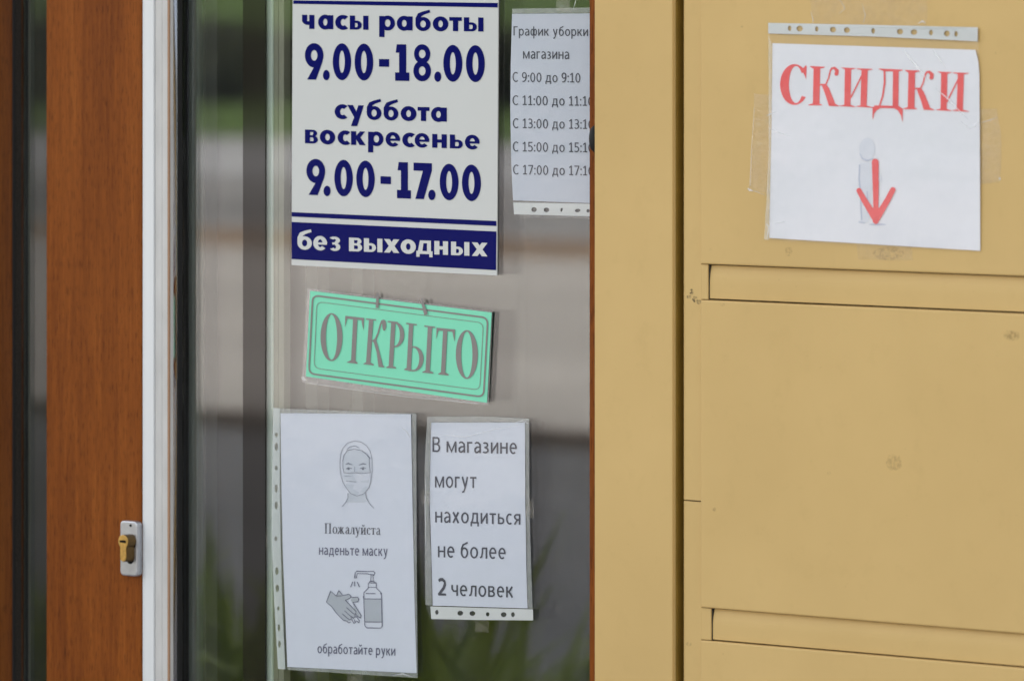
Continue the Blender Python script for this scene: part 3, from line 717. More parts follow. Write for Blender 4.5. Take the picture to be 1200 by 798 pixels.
# dark handle end peeping past the pilaster
hp = at(696.3, 163, YG-.034)
V = []; Fc = []; n = 12; m_ = 8
for j in range(m_+1):
    z = -.0150+.030*j/m_; r = .0058*math.sqrt(max(0, 1-(2*j/m_-1)**2))+.0002
    V += [hp+Vector((r*math.cos(t), r*math.sin(t), z)) for t in [2*math.pi*i/n for i in range(n)]]
Fc = [(j*n+i, j*n+(i+1) % n, (j+1)*n+(i+1) % n, (j+1)*n+i) for j in range(m_) for i in range(n)]+[tuple(range(n))[::-1], tuple(range(m_*n, (m_+1)*n))]
obj('hinge_cap', V, Fc, M_BLACK, gd, smooth=True)

# ================================================================== opening hours sign
YS = YG-.0016
flat = lambda Y: (lambda px, py: Y)
oh = empty('opening_hours_sign', at(462, 323, YS), 'white board with navy opening hours 9.00-18.00 and a navy band along its foot', 'sign')
yf = flat(YS)
sheet('board', [(343.2, -60), (342.4, 120), (341.7, 310.8)], [(584.2, -60), (583.2, 130), (582.2, 322.9)], yf, M_BOARD, oh, nx=2, ny=2, thick=.0014)
Pen(330, 0, 4.4444).P((61, 4), (1126, 18), (1125, 41), (60, 22)).build('top_stripe', M_NAVY, oh, yf)
b4 = Pen(340, 240, 4.8)
b4.P((9, 42), (1160, 92), (1160, 120), (9, 67)).build('stripe', M_NAVY, oh, yf)
band = Pen(340, 240, 4.8).P((8.5, 97), (1160, 151), (1158, 368), (8.5, 306)).build('footer_band', M_NAVY, oh, yf)
g = Pen(330, 0, 4.4444)
g.glyphs(heavy, [('ч', 106, 171), ('а', 190, 269), ('с', 279, 334), ('ы', 355, 452), ('р', 508, 590), ('а', 600, 682), ('б', 697, 776), ('о', 787, 868), ('т', 873, 938), ('ы', 949, 1051)], lambda x: 152+(x-105)*.0153, 73)
g.build('lettering', M_NAVY, oh, yf)
g = Pen(330, 0, 4.4444); B = lambda x: 410+(x-130)*.0140
g.glyphs(digits, [('9', 121, 218), ('0', 266, 362), ('0', 380, 477), ('-', 507, 560), ('1', 591, 665), ('8', 686, 778), ('0', 842, 941), ('0', 960, 1058)], lambda x: B(x)+6, 190)
for x0, x1 in ((215, 250), (795, 831)): g.E((x0+x1)/2, B(x0)-18, (x1-x0)/2, 27)
g.build('lettering', M_NAVY, oh, yf)
g = Pen(330, 0, 4.4444)
g.glyphs(heavy, [('с', 276, 329), ('у', 342, 428), ('б', 443, 520), ('б', 531, 608), ('о', 620, 702), ('т', 708, 770), ('а', 778, 860)], lambda x: 619+(x-276)*.028, 73)
g.build('lettering', M_NAVY, oh, yf)
g = Pen(350, 140, 5.217)
g.glyphs(heavy, [('в', 38, 117), ('о', 129, 223), ('с', 238, 300), ('к', 320, 408), ('р', 424, 518), ('е', 531, 620), ('с', 633, 695), ('е', 709, 799), ('н', 816, 905), ('ь', 924, 1003), ('е', 1016, 1106)], lambda x: 147+(x-38)*.0345, 84)
g.build('lettering', M_NAVY, oh, yf)
g = Pen(350, 140, 5.217); B = lambda x: 459+(x-60)*.0375
g.glyphs(digits, [('9', 47, 162), ('0', 218, 331), ('0', 352, 465), ('-', 500, 564), ('1', 601, 686), ('7', 702, 814), ('0', 862, 977), ('0', 998, 1114)], lambda x: B(x)+3, 221)
for x0, x1 in ((152, 195), (792, 836)): g.E((x0+x1)/2, B(x0)-24, (x1-x0)/2, 32)
g.build('lettering', M_NAVY, oh, yf)
g = Pen(340, 240, 4.8)
g.glyphs(heavy, [('б', 41, 122), ('е', 130, 208), ('з', 213, 282), ('в', 331, 405), ('ы', 415, 519), ('х', 528, 614), ('о', 622, 707), ('д', 710, 801), ('н', 811, 888), ('ы', 905, 1008), ('х', 1022, 1110)], lambda x: 250+(x-41)*.0385, 76)
g.build('lettering', M_BOARD, band, yf, off=.0008, label='white heavy lettering on the navy band')

# ================================================================== green open sign
YO = YG-.0022; yo = flat(YO)
os_ = empty('open_sign', at(465, 472, YO), 'laminated mint green plate with grey lettering hanging slightly tilted on the glass', 'sign')
z6 = lambda x, y: (340+x/4.4346, 310+y/4.4346)
M_LAM = clear_mat('laminate margin', refl=.05, haze=.12, hazecol=(.72, .68, .66), rough=.12, bs=.3, bsc=60)
sheet('laminate', [z6(90, 122), z6(60, 612)], [z6(1051, 243), z6(1031, 732)], yo, M_LAM, os_, nx=6, ny=4, thick=.0004)
sheet('plate', [z6(104, 137), z6(82, 581)], [z6(1047, 250), z6(1022, 718)], yo, M_GREEN, os_, off=.0004, nx=2, ny=2, thick=.0003)
def rr4(c, r, n=6):                     # rounded four-corner loop
    P = []
    for i in range(4):
        p, a, b_ = Vector(c[i]), Vector(c[i-1]), Vector(c[(i+1) % 4])
        s_ = p+(a-p).normalized()*r; e = p+(b_-p).normalized()*r
        for k in range(n+1):
            t = k/n; q = s_*(1-t)**2+p*2*t*(1-t)+e*t*t; P.append((q.x, q.y))
    return P
Pen(340, 310, 4.4346).S(rr4([(117, 160), (1027, 277), (1005, 688), (97, 566)], 34), 8.5, close=True).build('border_line', M_GREYL, os_, yo, off=.0010)
Pen(340, 310, 4.4346).S(rr4([(139, 193), (1004, 303), (985, 652), (124, 538)], 34), 3.0, close=True).build('border_line', M_GREYL, os_, yo, off=.0010)
g = Pen(350, 330, 5.7)
def tilt(pen, base): # add prints of the second enlargement shifted
    return base
g.R(219, 371, 73.5, 160, 36, 9)
g.S([(378, 240), (364, 538)], 29).P((311, 229), (437, 243), (435, 260), (313, 246)).P((311, 229), (329, 238), (320, 262), (309, 307)).P((437, 243), (418, 252), (424, 285), (433, 326)).P((322, 537), (350, 525), (378, 528), (394, 542), (393, 549), (322, 541))
g.S([(484, 252), (464, 550)], 29).S([(449, 250), (517, 257)], 9).P((432, 547), (452, 538), (480, 541), (502, 552), (502, 560), (432, 551))
g.S([(492, 398), (512, 388), (530, 345), (545, 290), (556, 265), (570, 262)], [12, 12, 10, 10, 14, 18]).E(571, 292, 13, 36).E(565, 270, 14, 14)
g.P((497, 395), (517, 390), (530, 430), (562, 560), (572, 566), (570, 573), (533, 570), (520, 470))
d = (627, 57)                            # shift between the two enlargements
Z = lambda x, y: (x+d[0], y+d[1])
g.S([Z(5, 213), Z(-12, 520)], 29).S([(595, 267), (660, 274)], 9).P((583, 571), (604, 562), (632, 565), (650, 572), (650, 580), (583, 576))
g.R(*Z(14, 297), 64, 85, 29, 10, -95, 90)
g.S([Z(124, 226), Z(108, 536)], 29).S([Z(90, 222), Z(162, 232)], 9).P(Z(78, 527), Z(98, 518), Z(125, 522), Z(125, 540), Z(78, 533))
g.R(*Z(140, 458), 67, 84, 29, 10, -92, 92).P(Z(105, 533), Z(140, 532), Z(138, 542), Z(105, 540)).P(Z(118, 376), Z(142, 374), Z(142, 384), Z(118, 386))
g.S([Z(250, 243), Z(234, 550)], 29).S([Z(212, 240), Z(284, 249)], 9).P(Z(199, 545), Z(220, 536), Z(250, 540), Z(273, 549), Z(273, 557), Z(199, 550))
g.S([Z(352, 262), Z(337, 562)], 29).P(Z(294, 251), Z(418, 263), Z(416, 280), Z(296, 268)).P(Z(294, 251), Z(311, 260), Z(302, 285), Z(291, 330)).P(Z(418, 263), Z(399, 274), Z(405, 305), Z(414, 346)).P(Z(305, 557), Z(325, 547), Z(354, 550), Z(376, 562), Z(375, 570), Z(305, 563))
g.R(*Z(496, 430), 73.5, 163, 36, 9)
g.build('lettering', M_GREYL, os_, yo, off=.0010)
Pen(340, 310, 4.4346).S([(455, 150), (452, 226)], [14, 15]).build('hanging_cord', M_GREYL, os_, yo, off=.0018)
Pen(340, 310, 4.4346).S([(682, 178), (706, 260)], [12, 19]).build('hanging_cord', M_GREYL, os_, yo, off=.0018)

# ================================================================== paper notices
def bulge(Y0, x0, x1, y0, y1, amp, k=1.0, ph=0):
    def f(px, py):
        u = (px-x0)/(x1-x0); v = (py-y0)/(y1-y0); u_ = min(1, max(0, u)); v_ = min(1, max(0, v))
        return Y0-amp*(math.sin(math.pi*u_)*.7*math.sin(math.pi*v_)+.25*math.sin(5*v+ph+2*u)*.5+.18)*k
    return f
# mask notice
ym = bulge(YG-.0010, 318, 488, 478, 794, .0022, ph=1)
mn = empty('mask_notice', at(410, 790, YG-.001), 'sheet in a plastic sleeve with a masked face and hand washing drawing', 'notice')
pl = [(328.7, 484), (329.6, 560), (331.5, 650), (336.8, 781)]; pr = [(481.5, 485.3), (483.5, 600), (485.6, 700), (488.0, 788.4)]
sheet('paper', pl, pr, ym, M_PAPER_SHADE, mn)
strl = [(320, 478), (318.8, 560), (318.4, 630), (321, 700), (325.8, 783.4)]; strr = [(328, 478.4), (327.8, 560), (328.6, 630), (330.4, 700), (334.2, 783.9)]
z7 = lambda x, y: (310+x/4.695, 470+y/4.695); z8 = lambda x, y: (310+x/4.747, 630+y/4.747)
hl = [ell(*z7(65, 185), 1.9, 2.7), ell(*z7(65, 250), 1.9, 4.9), ell(*z7(64, 367), 1.9, 2.7), ell(*z7(64, 480), 1.9, 4.8), ell(*z7(64, 573), 1.9, 4.6), ell(*z7(62, 755), 1.8, 2.8),
      ell(*z8(68, 185), 1.9, 4.6), ell(*z8(70, 280), 1.9, 4.5), ell(*z8(77, 392), 1.4, 2.4), ell(*z8(80, 500), 1.5, 4.3), ell(*z8(83, 590), 1.5, 4.2)]
holed('punched_edging', strl+strr[::-1], hl, ym, M_STRIPC, mn, off=.0002, thick=.0003)
sheet('sleeve', [(320, 478), (318.6, 630), (327, 783.4)], [(487.8, 485), (488, 640), (489.3, 794)], ym, M_FILM, mn, off=.0011, thick=0, wob=.25)
sheet('sleeve_edge', [(482.6, 485), (484.6, 640), (488.2, 789)], [(487.9, 485), (488.2, 640), (489.4, 794)], ym, M_FILM_EDGE, mn, off=.0013, nx=2, thick=0)
sheet('sleeve_edge', [(328.4, 478.6), (328.6, 484)], [(487.6, 484.5), (482, 485.6)], ym, M_FILM_EDGE, mn, off=.0013, ny=2, thick=0)
sheet('sleeve_edge', [(336.5, 781.3), (337, 784.4)], [(488.2, 788.8), (489, 794)], ym, M_FILM_EDGE, mn, off=.0013, ny=2, thick=0)
Pen(360, 600, 10).glyphs(serif, [('П', 203, 283), ('о', 297, 352), ('ж', 352, 436), ('а', 446, 500), ('л', 498, 556), ('у', 560, 622), ('й', 628, 686), ('с', 697, 742), ('т', 748, 800), ('а', 808, 862)], lambda x: 247+(x-205)*.028, 79).build('lettering', M_INK, mn, ym)
Pen(360, 600, 10).text('наденьте маску', 138, 942, 497, 512, 84, 'x').build('lettering', M_INKB, mn, ym)
Pen(360, 740, 8.571).text('обработайте руки', 103, 885, 213, 238, 70, 'x').build('lettering', M_INKB, mn, ym)
# masked face drawing
Q = lambda: Pen(385, 505, 8.4)
Q().P((160, 250), (180, 205), (240, 188), (320, 190), (370, 225), (402, 275), (405, 400), (150, 408), (142, 330)).P((195, 600), (360, 600), (368, 650), (385, 690), (340, 700), (170, 700), (190, 660)).build('drawing', M_INKP, mn, ym, off=.00042)
Q().P((150, 412), (200, 418), (265, 412), (330, 418), (410, 412), (415, 500), (395, 560), (345, 615), (280, 638), (215, 610), (165, 540), (140, 480)).build('drawing', M_INKQ, mn, ym, off=.00052)
q = Q(); q.P((145, 425), (235, 425), (262, 470), (285, 505), (200, 500), (145, 470)).P((165, 520), (250, 530), (240, 570), (300, 600), (280, 632), (215, 606)).P((310, 490), (400, 480), (395, 510), (330, 505)).P((310, 600), (365, 540), (390, 555), (345, 612)).build('drawing', M_INKP, mn, ym, off=.00062)
q = Q()
q.S([(113, 380), (112, 300), (118, 230), (140, 170), (185, 118), (255, 98), (320, 108), (375, 145), (410, 200), (427, 270), (428, 375)], 5)
q.S([(138, 300), (150, 240), (185, 190), (250, 178), (318, 188)], 6).S([(325, 190), (370, 225), (410, 270)], 9).S([(180, 180), (210, 155), (260, 145), (300, 165)], 5)
q.S([(140, 300), (140, 350), (150, 408), (200, 416), (265, 410), (330, 416), (412, 408), (402, 340), (400, 270)], 4.5)
q.S([(112, 375), (125, 450), (140, 500), (165, 545), (215, 612), (280, 638), (345, 618), (395, 560), (415, 500), (432, 378)], 4.5)
q.S([(168, 325), (195, 318), (235, 332)], [6, 12, 4]).S([(298, 335), (340, 320), (372, 328)], [4, 12, 6])
q.S([(172, 372), (195, 358), (230, 368)], 6).S([(310, 368), (340, 356), (365, 366)], 6).E(197, 372, 12, 10).E(338, 372, 12, 10)
q.S([(190, 610), (190, 660), (165, 705), (130, 745)], 5).S([(362, 600), (370, 650), (400, 710), (445, 758)], 5)
q.S([(150, 440), (220, 445)], 3).S([(170, 490), (270, 500)], 4).S([(258, 350), (256, 400)], 3)
q.build('drawing', M_INKM, mn, ym, off=.00075)
# hands and soap bottle
Q = lambda: Pen(370, 655, 8.867)
q = Q(); q.P((155, 330), (215, 383), (345, 362), (368, 390), (360, 405), (310, 425), (420, 540), (415, 560), (400, 612), (370, 630), (315, 640), (290, 635), (165, 490), (110, 445)).P((375, 395), (440, 395), (448, 425), (430, 445), (380, 447), (365, 430)).P((380, 450), (400, 475), (470, 585), (470, 605), (440, 600), (415, 540)).P((215, 375), (240, 325), (275, 368))
q.P((502, 412), (683, 414), (688, 650), (512, 648)).build('drawing', M_INKL, mn, ym, off=.00045)
q = Q(); wd = 7
q.S([(215, 383), (155, 330), (110, 445), (165, 490), (215, 560), (290, 635), (315, 640)], wd).S([(215, 383), (270, 378), (345, 362), (368, 385), (355, 405), (308, 425), (360, 480), (418, 540), (412, 570), (390, 565), (320, 500)], wd)
q.S([(300, 535), (350, 580), (395, 612), (410, 600), (405, 575)], wd).S([(275, 565), (320, 605), (355, 632), (370, 618), (365, 595)], wd).S([(215, 375), (240, 325), (275, 368)], wd)
q.S([(368, 395), (435, 393), (448, 415), (438, 440), (385, 448), (420, 500), (472, 585), (466, 608), (435, 595), (415, 565)], wd)
q.S([(418, 590), (455, 640), (450, 658), (420, 640)], wd).S([(375, 630), (400, 668), (412, 655), (400, 625)], wd).S([(320, 640), (345, 662), (360, 648)], wd)
q.S([(545, 245), (545, 300), (500, 345), (498, 410), (510, 690), (530, 712), (675, 714), (690, 695), (682, 350), (630, 300), (628, 245)], wd, close=True)
q.S([(502, 410), (683, 412)], wd).S([(508, 650), (688, 652)], wd).S([(520, 355), (620, 357)], 9).S([(558, 245), (562, 228), (608, 228), (614, 245)], 6).S([(548, 290), (628, 292)], 6)
q.S([(570, 228), (575, 165)], 6).S([(596, 228), (596, 165)], 6)
q.S([(403, 195), (410, 140), (425, 124), (545, 127), (600, 124), (615, 145), (605, 162), (560, 158), (540, 150), (432, 148), (420, 195)], 7, close=True)
q.S([(385, 232), (362, 290)], 8).S([(404, 230), (404, 282)], 8).S([(430, 235), (455, 290)], 8).E(675, 357, 7, 7).E(497, 390, 6, 12)
q.build('drawing', M_INKB, mn, ym, off=.00065)

# visitor limit notice
yv = bulge(YG-.0010, 498, 622, 489, 728, .0020, ph=3)
vn = empty('visitor_limit_notice', at(560, 728, YG-.001), 'narrow sheet in a sleeve asking for no more than 2 people in the shop', 'notice')
zc = lambda x, y: (495+x/6.138, 480+y/6.138); zd = lambda x, y: (495+x/5.911, 600+y/5.911)
sheet('paper', [zc(64, 92), zc(56, 430), zc(52, 640), (504.6, 620), zd(72, 645)], [zc(736, 92), (615.6, 600), (617, 680), zd(727, 665)], yv, M_PAPER_SHADE, vn, wob=.15)
hl = [ell(*zd(x, y), rx/5.911, ry/5.911) for x, y, rx, ry in ((100, 692, 12, 17), (262, 698, 20, 17), (346, 700, 20, 17), (452, 706, 12, 15), (563, 708, 20, 17), (627, 708, 13, 17))]
holed('punched_edging', [zd(55, 652), zd(400, 661), zd(765, 672), zd(767, 748), zd(400, 745), zd(62, 738)], hl, yv, M_STRIP, vn, off=.0002, thick=.0003)
sheet('sleeve', [zc(36, 58), zc(15, 400), zc(15, 600), zd(20, 640), zd(58, 745)], [zc(768, 66), zc(768, 500), (622, 640), zd(768, 752)], yv, M_FILM, vn, off=.0011, thick=0, wob=.3, top=2)
sheet('sleeve_edge', [zc(36, 56), zc(15, 400), zc(15, 600), zd(20, 640)], [zc(64, 80), zc(54, 430), zc(48, 650), zd(66, 645)], yv, M_FILM_EDGE, vn, off=.0013, nx=3, thick=0, wob=.3)
sheet('sleeve_edge', [zc(738, 66), (616.5, 600), zd(728, 665)], [zc(768, 66), (620.4, 600), zd(763, 670)], yv, M_FILM_EDGE, vn, off=.0013, nx=2, thick=0)
sheet('sleeve_edge', [zc(34, 50), zc(62, 90)], [zc(768, 64), zc(737, 90)], yv, M_FILM_EDGE, vn, off=.0014, ny=3, thick=0, top=1.5)
Pen(495, 480, 6.138).text('В магазине', 72, 680, 303, 318, 108).build('lettering', M_INK, vn, yv)
Pen(495, 480, 6.138).text('могут', 90, 388, 558, 563, 80, 'x').build('lettering', M_INK, vn, yv)
Pen(495, 600, 5.911).text('находиться', 88, 678, 70, 86, 74, 'x').build('lettering', M_INK, vn, yv)
Pen(495, 600, 5.911).text('не более', 107, 577, 311, 324, 77, 'x').build('lettering', M_INK, vn, yv)
Pen(495, 600, 5.911).text('2', 107, 161, 573, 575, 118).text('2', 110, 164, 576, 577, 112).text('2', 112, 160, 574, 575, 118).text('человек', 200, 628, 577, 590, 75, 'x').build('lettering', M_INK, vn, yv)

# cleaning schedule notice
yq = bulge(YG-.0010, 598, 720, 10, 256, .0016, ph=2)
cn = empty('cleaning_schedule_notice', at(650, 256, YG-.001), 'sheet listing cleaning times from 9:00 to 17:10, half hidden by the tan pilaster', 'notice')
ze = lambda x, y: (590+x/6.136, y/6.136); zf = lambda x, y: (590+x/5.5, 120+y/5.5)
sheet('paper', [ze(62, 102), ze(52, 500), (598.0, 130), (599.2, 190), zf(62, 632)], [(712, 16), (712, 239)], yq, M_PAPER_G, cn)
hl = [ell(*zf(197, 692), 3.2, 2.9), ell(*zf(277, 694), 3.3, 2.7), ell(*zf(374, 694), 1.3, 2.4, rot=.3), ell(*zf(478, 698), 3.3, 2.0, rot=-.15), ell(*zf(545, 700), 2.0, 2.0), ell(704, 248, 3, 2.6)]
holed('punched_edging', [zf(64, 646), (712, 239.4), (712, 254.2), zf(68, 722)], hl, yq, M_STRIP, cn, off=.0002, thick=.0003)
sheet('sleeve', [ze(62, 66), ze(46, 500), (598.0, 190), zf(66, 740)], [(712, 9), (712, 257)], yq, M_FILM, cn, off=.0011, thick=0, wob=.25)
sheet('sleeve_edge', [ze(62, 66), ze(62, 100)], [(712, 9), (712, 15.5)], yq, M_FILM_EDGE, cn, off=.0013, ny=2, thick=0)
Pen(590, 0, 6.136).text('График уборки', 72, 608, 258, 262, 66).build('lettering', M_INK, cn, yq)
Pen(590, 0, 6.136).text('магазина', 140, 472, 424, 428, 53, 'x').build('lettering', M_INK, cn, yq)
Pen(590, 0, 6.136).text('С 9:00 до 9:10', 65, 552, 590, 596, 69).build('lettering', M_INK, cn, yq)
Pen(590, 0, 6.136).text('С 11:00 до 11:10', 65, 646, 757, 764, 69).build('lettering', M_INK, cn, yq)
Pen(590, 120, 5.5).text('С 13:00 до 13:10', 60, 580, 167, 174, 62).build('lettering', M_INK, cn, yq)
Pen(590, 120, 5.5).text('С 15:00 до 15:10', 60, 580, 317, 324, 62).build('lettering', M_INK, cn, yq)
Pen(590, 120, 5.5).text('С 17:00 до 17:10', 62, 580, 465, 473, 62).build('lettering', M_INK, cn, yq)

# sale notice on the metal wall
YW = -.0034
def yw(px, py):
    u = (px-900)/248; v = (py-28)/262
    u = min(1, max(0, u)); v = min(1, max(0, v))
    return YW-.0030*(.55*math.sin(math.pi*u)*math.sin(math.pi*v)+.12*math.sin(7*v+3*u)+.14)-.006*max(0, u-.8)*5*.2*(1-v)
sn = empty('sale_notice', at(1024, 294, YW), 'sheet in a sleeve on the tan panel with a red heading and red down arrow', 'notice')
sheet('paper', [(905.2, 51), (904, 150), (901.4, 279)], [(1143, 58.8), (1147.5, 78), (1148.2, 180), (1148.6, 294)], yw, M_PAPERW, sn, nx=20)
zg = lambda x, y: (890+x/8.571, 15+y/8.571)
hl = [ell(*zg(x, y), rx/8.571, ry/8.571) for x, y, rx, ry in ((303, 160, 18, 28), (403, 162, 32, 29), (575, 167, 17, 27), (738, 173, 31, 28), (878, 178, 31, 28), (1142, 185, 19, 27), (1411, 193, 32, 28), (1551, 198, 33, 28), (1722, 203, 20, 28), (1882, 212, 30, 30), (1974, 215, 18, 28))]
holed('punched_edging', [zg(88, 105), zg(1100, 125), zg(2192, 150), zg(2190, 290), zg(1100, 240), zg(88, 212)], hl, yw, M_STRIP, sn, off=.0002, thick=.0003)
sheet('sleeve', [(900.2, 27), (900.6, 120), (900.6, 180), (895.6, 281)], [(1145.8, 32.5), (1147.8, 80), (1148.8, 294.5)], yw, M_FILM, sn, off=.0012, thick=0, nx=20, wob=.25)
sheet('sleeve_edge', [(900.7, 42), (901, 180), (895.6, 281)], [(904.6, 52), (903.4, 180), (901.2, 281)], yw, M_FILM_EDGE, sn, off=.0014, nx=2, thick=0, wob=.3)
g = Pen(900, 60, 8.867)
g.R(275, 350, 150, 212, 76, 20, 38, 322, dcx=16).P((392, 150), (402, 160), (396, 295), (380, 255), (350, 195))
def K(g, dx, dy, sh=0):
    S_ = lambda x, y: (x+dx, y+dy)
    g.S([S_(508, 162), S_(500, 560)], 70).P(S_(438, 158), S_(590, 165), S_(590, 172), S_(545, 185), S_(470, 185), S_(438, 166)).P(S_(420, 566), S_(562, 566), S_(562, 560), S_(530, 545), S_(465, 545), S_(420, 558))
    g.S([S_(532, 352), S_(570, 350), S_(603, 350)], 15).S([S_(600, 352), S_(628, 285), S_(648, 205), S_(668, 178)], [14, 14, 16, 20]).S([S_(655, 180), S_(690, 178), S_(716, 205), S_(712, 240)], [14, 26, 38, 42]).E(*S_(711, 238), 21, 21)
    g.P(S_(560, 362), S_(600, 346), S_(630, 380), S_(655, 440), S_(700, 552), S_(742, 572), S_(742, 577), S_(632, 572), S_(600, 470))
K(g, 0, 0)
def I_(g, dx, dy):
    S_ = lambda x, y: (x+dx, y+dy)
    g.S([S_(832, 178), S_(824, 575)], 66).P(S_(757, 172), S_(905, 180), S_(905, 186), S_(865, 196), S_(800, 194)).P(S_(745, 574), S_(905, 584), S_(905, 577), S_(860, 562), S_(792, 560), S_(745, 569))
    g.S([S_(1004, 184), S_(992, 580)], 66).P(S_(918, 182), S_(1085, 188), S_(1085, 194), S_(1036, 204), S_(975, 202), S_(918, 187)).P(S_(915, 580), S_(1088, 592), S_(1088, 586), S_(1030, 570), S_(960, 566), S_(915, 575))
    g.S([S_(858, 490), S_(975, 255)], 15)
I_(g, 0, 0)
sx = 1064                                  # shift between the two enlargements
Z = lambda x, y: (x+sx, y)
g.P(Z(88, 184), Z(335, 195), Z(335, 203), Z(296, 214), Z(140, 212), Z(88, 190)).S([Z(264, 200), Z(260, 592)], 60).S([Z(146, 200), Z(148, 330), Z(128, 470), Z(92, 578)], [20, 19, 18, 16]).P(Z(40, 566), Z(300, 572), Z(300, 598), Z(40, 592)).P(Z(22, 582), Z(75, 575), Z(110, 590), Z(62, 620), Z(38, 655), Z(27, 715), Z(22, 690)).P(Z(240, 575), Z(298, 575), Z(337, 602), Z(334, 742), Z(318, 672), Z(285, 618), Z(240, 594))
K(g, sx-78, 40); I_(g, sx-64, 42)
g.build('lettering', M_RED, sn, yw)
f = Pen(960, 130, 4.985)
f.E(280, 225, 46, 68).P((240, 305), (320, 300), (330, 420), (300, 470), (296, 620), (285, 650), (245, 650), (240, 470), (228, 400)).E(350, 395, 16, 22).E(255, 648, 24, 9)
f.build('figure_print', M_FIG, sn, yw, off=.00045)
f = Pen(960, 130, 4.985); f.S([(238, 250), (252, 280), (282, 292), (315, 280)], [4, 8, 9, 5]).S([(236, 315), (233, 400), (240, 470)], 8).S([(280, 470), (284, 600)], 9).S([(240, 480), (248, 640)], 8).S([(230, 650), (268, 655)], 6).E(340, 664, 50, 5)
f.build('figure_print', M_FIGS, sn, yw, off=.0006)
f = Pen(960, 130, 4.985); f.S([(327, 300), (330, 430), (331, 600)], [40, 36, 28], cap=True).S([(232, 466), (262, 520), (330, 632)], [30, 34, 40], cap=True).S([(430, 462), (400, 520), (334, 632)], [32, 34, 40], cap=True).P((300, 566), (362, 566), (345, 655), (330, 664), (314, 652))
f.build('arrow_print', M_RED, sn, yw, off=.0008)

# pale milky strips painted as the glints along creases of the plastic
def painted_glint(par, yf, pts, w, off=.0018):
    Pen(0, 0, 1).S(pts, w).build('sleeve_glint', M_GLINT, par, yf, off=off)
painted_glint(sn, yw, [(1058, 58), (1066, 68), (1076, 80), (1088, 96)], [.3, 2.2, 1.8, .3])
painted_glint(sn, yw, [(1092, 58), (1100, 68), (1108, 80)], [.3, 1.8, .3])
painted_glint(sn, yw, [(1096, 104), (1106, 112), (1113, 118), (1122, 128), (1134, 140)], [.3, 1.6, 2.0, 1.4, .3])
painted_glint(sn, yw, [(1126, 142), (1136, 150), (1142, 148), (1148, 141)], [.3, 1.4, 1.8, .4])
painted_glint(sn, yw, [(898, 136), (903, 134), (910, 131)], [.3, 1.6, .3]); painted_glint(sn, yw, [(900, 150), (914, 156), (926, 160)], [.3, 1.1, .2])
painted_glint(sn, yw, [(898, 262), (901, 266), (899, 279)], [.5, 1.6, .4]); painted_glint(sn, yw, [(908, 262), (920, 260)], [.4, 1.0])
painted_glint(mn, ym, [(470, 500), (476, 505), (481, 513)], [.2, 1.2, .2]); painted_glint(mn, ym, [(460, 791), (472, 789), (483, 793)], [.2, 1.4, .3])
painted_glint(vn, yv, [(505, 508), (545, 512), (580, 503), (612, 497)], [.2, .9, .6, .2]); painted_glint(vn, yv, [(603, 495), (612, 493), (619, 496)], [.2, 1.6, .4])
painted_glint(vn, yv, [(499, 560), (498, 590), (499, 640)], [.3, .9, .3]); painted_glint(cn, yq, [(672, 10), (674, 4), (675, 0)], [.3, 1.0, .4])
painted_glint(os_, yo, [(354, 442), (356, 444), (359, 446)], [2.2, 3.0, .6]); painted_glint(os_, yo, [(362, 449), (410, 456), (470, 464), (560, 473)], [.5, .7, .6, .4])

# ================================================================== loose tape
def tape(left, right, Y, m, label, ny=6, nx=6, wob=.6):
    o = sheet('adhesive_tape', left, right, flat(Y), m, None, nx=nx, ny=ny, thick=.00006, wob=wob)
    c = sum((v.co for v in o.data.vertices), Vector())/len(o.data.vertices)
    for v in o.data.vertices: v.co -= c
    o.location = c; o['label'] = label; o['category'] = 'tape'; return o
tape([(948, -14), (951, 12), (953, 27)], [(1086, -12), (1087, 12), (1086, 31)], -.0027, M_TAPE_OLD, 'wide crinkled clear tape on the tan panel above the sale sheet')
tape([(884, 110), (881, 170), (877, 224)], [(904, 112), (903, 170), (901, 227)], -.0027, M_TAPE, 'clear tape at the left side of the sale sheet')
tape([(1146, 128), (1147, 216)], [(1168, 128), (1174, 160), (1172, 214)], -.0027, M_TAPE, 'clear tape at the right side of the sale sheet')
tape([(1004, 284), (1006, 304)], [(1068, 288), (1070, 305)], -.0027, M_TAPE_OLD, 'short clear tape below the bottom edge of the sale sheet')
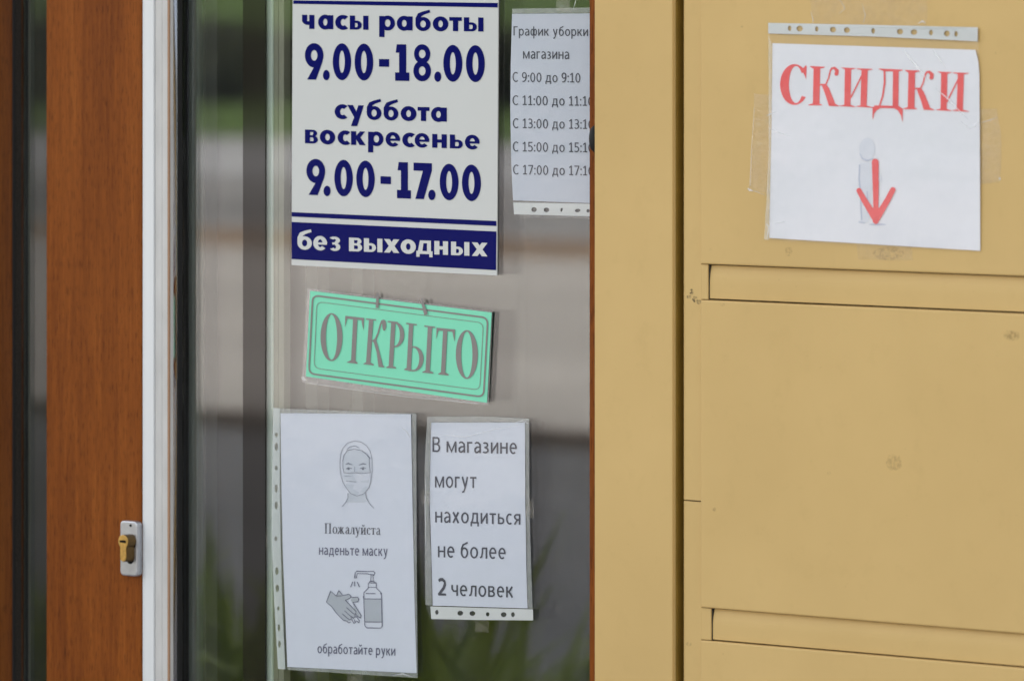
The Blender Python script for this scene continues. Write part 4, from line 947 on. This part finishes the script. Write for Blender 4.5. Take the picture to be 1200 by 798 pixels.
def glint(par, pts, w, Y):
    Pen(0, 0, 1).S(pts, w).build('tape_glint', M_GLINT, par, flat(Y), off=.0002)  # highlight on the tape drawn as a pale strip
tp = [o for o in scene.objects if o.name.startswith('adhesive_tape')]
for par, pts, w in ((tp[0], [(950, 14), (953, 24), (952, 28)], [.3, .8, .4]), (tp[0], [(1076, 28), (1081, 25), (1085, 28)], [.4, 2., .4]), (tp[0], [(1010, 4), (1014, 18), (1012, 27)], [.2, .7, .3]), (tp[0], [(984, 0), (990, 10), (984, 16)], [.3, .7, .3]),
                    (tp[1], [(876, 221), (879, 223), (883, 224)], [1.0, 2.6, .6]), (tp[1], [(884, 126), (881, 170), (879, 218)], [.3, .5, .5]), (tp[1], [(884, 224), (897, 229)], [.5, .3]),
                    (tp[2], [(1171, 208), (1172, 211)], [1.8, 2.0]), (tp[2], [(1150, 144), (1160, 141), (1168, 138)], [.4, 1.0, .3])):
    glint(par, pts, w, -.0029)
tape([(303, 620), (304, 642)], [(314, 619), (314, 643)], YG-.0004, M_TAPE, 'tiny crumpled tape piece left of the mask sheet edge')
tape([(401, 466), (402, 484)], [(418, 467), (418, 485)], YG-.0004, M_TAPE_OLD, 'faint tape piece at the top edge of the mask sheet')
tape([(448, 318), (446, 350)], [(500, 321), (500, 356)], YG-.0004, M_TAPE_OLD, 'wrinkled clear tape holding the cords of the green plate')
tape([(556, 724), (557, 740)], [(573, 725), (573, 741)], YG-.0004, M_TAPE_OLD, 'faint tape piece under the punched edging of the visitor sheet')
tape([(406, 787), (407, 799)], [(424, 788), (424, 800)], YG-.0004, M_TAPE_OLD, 'faint tape piece at the bottom edge of the mask sheet')
tape([(494, 574), (494, 590)], [(505, 575), (505, 591)], YG-.0036, M_TAPE, 'clear tape over the left edge of the visitor sheet')
tape([(616, 585), (616, 606)], [(625, 585), (626, 607)], YG-.0036, M_TAPE, 'clear tape over the right edge of the visitor sheet')
tape([(652, 0), (652, 14)], [(668, 0), (668, 14)], YG-.0036, M_TAPE, 'clear tape at the top edge of the cleaning times sheet')
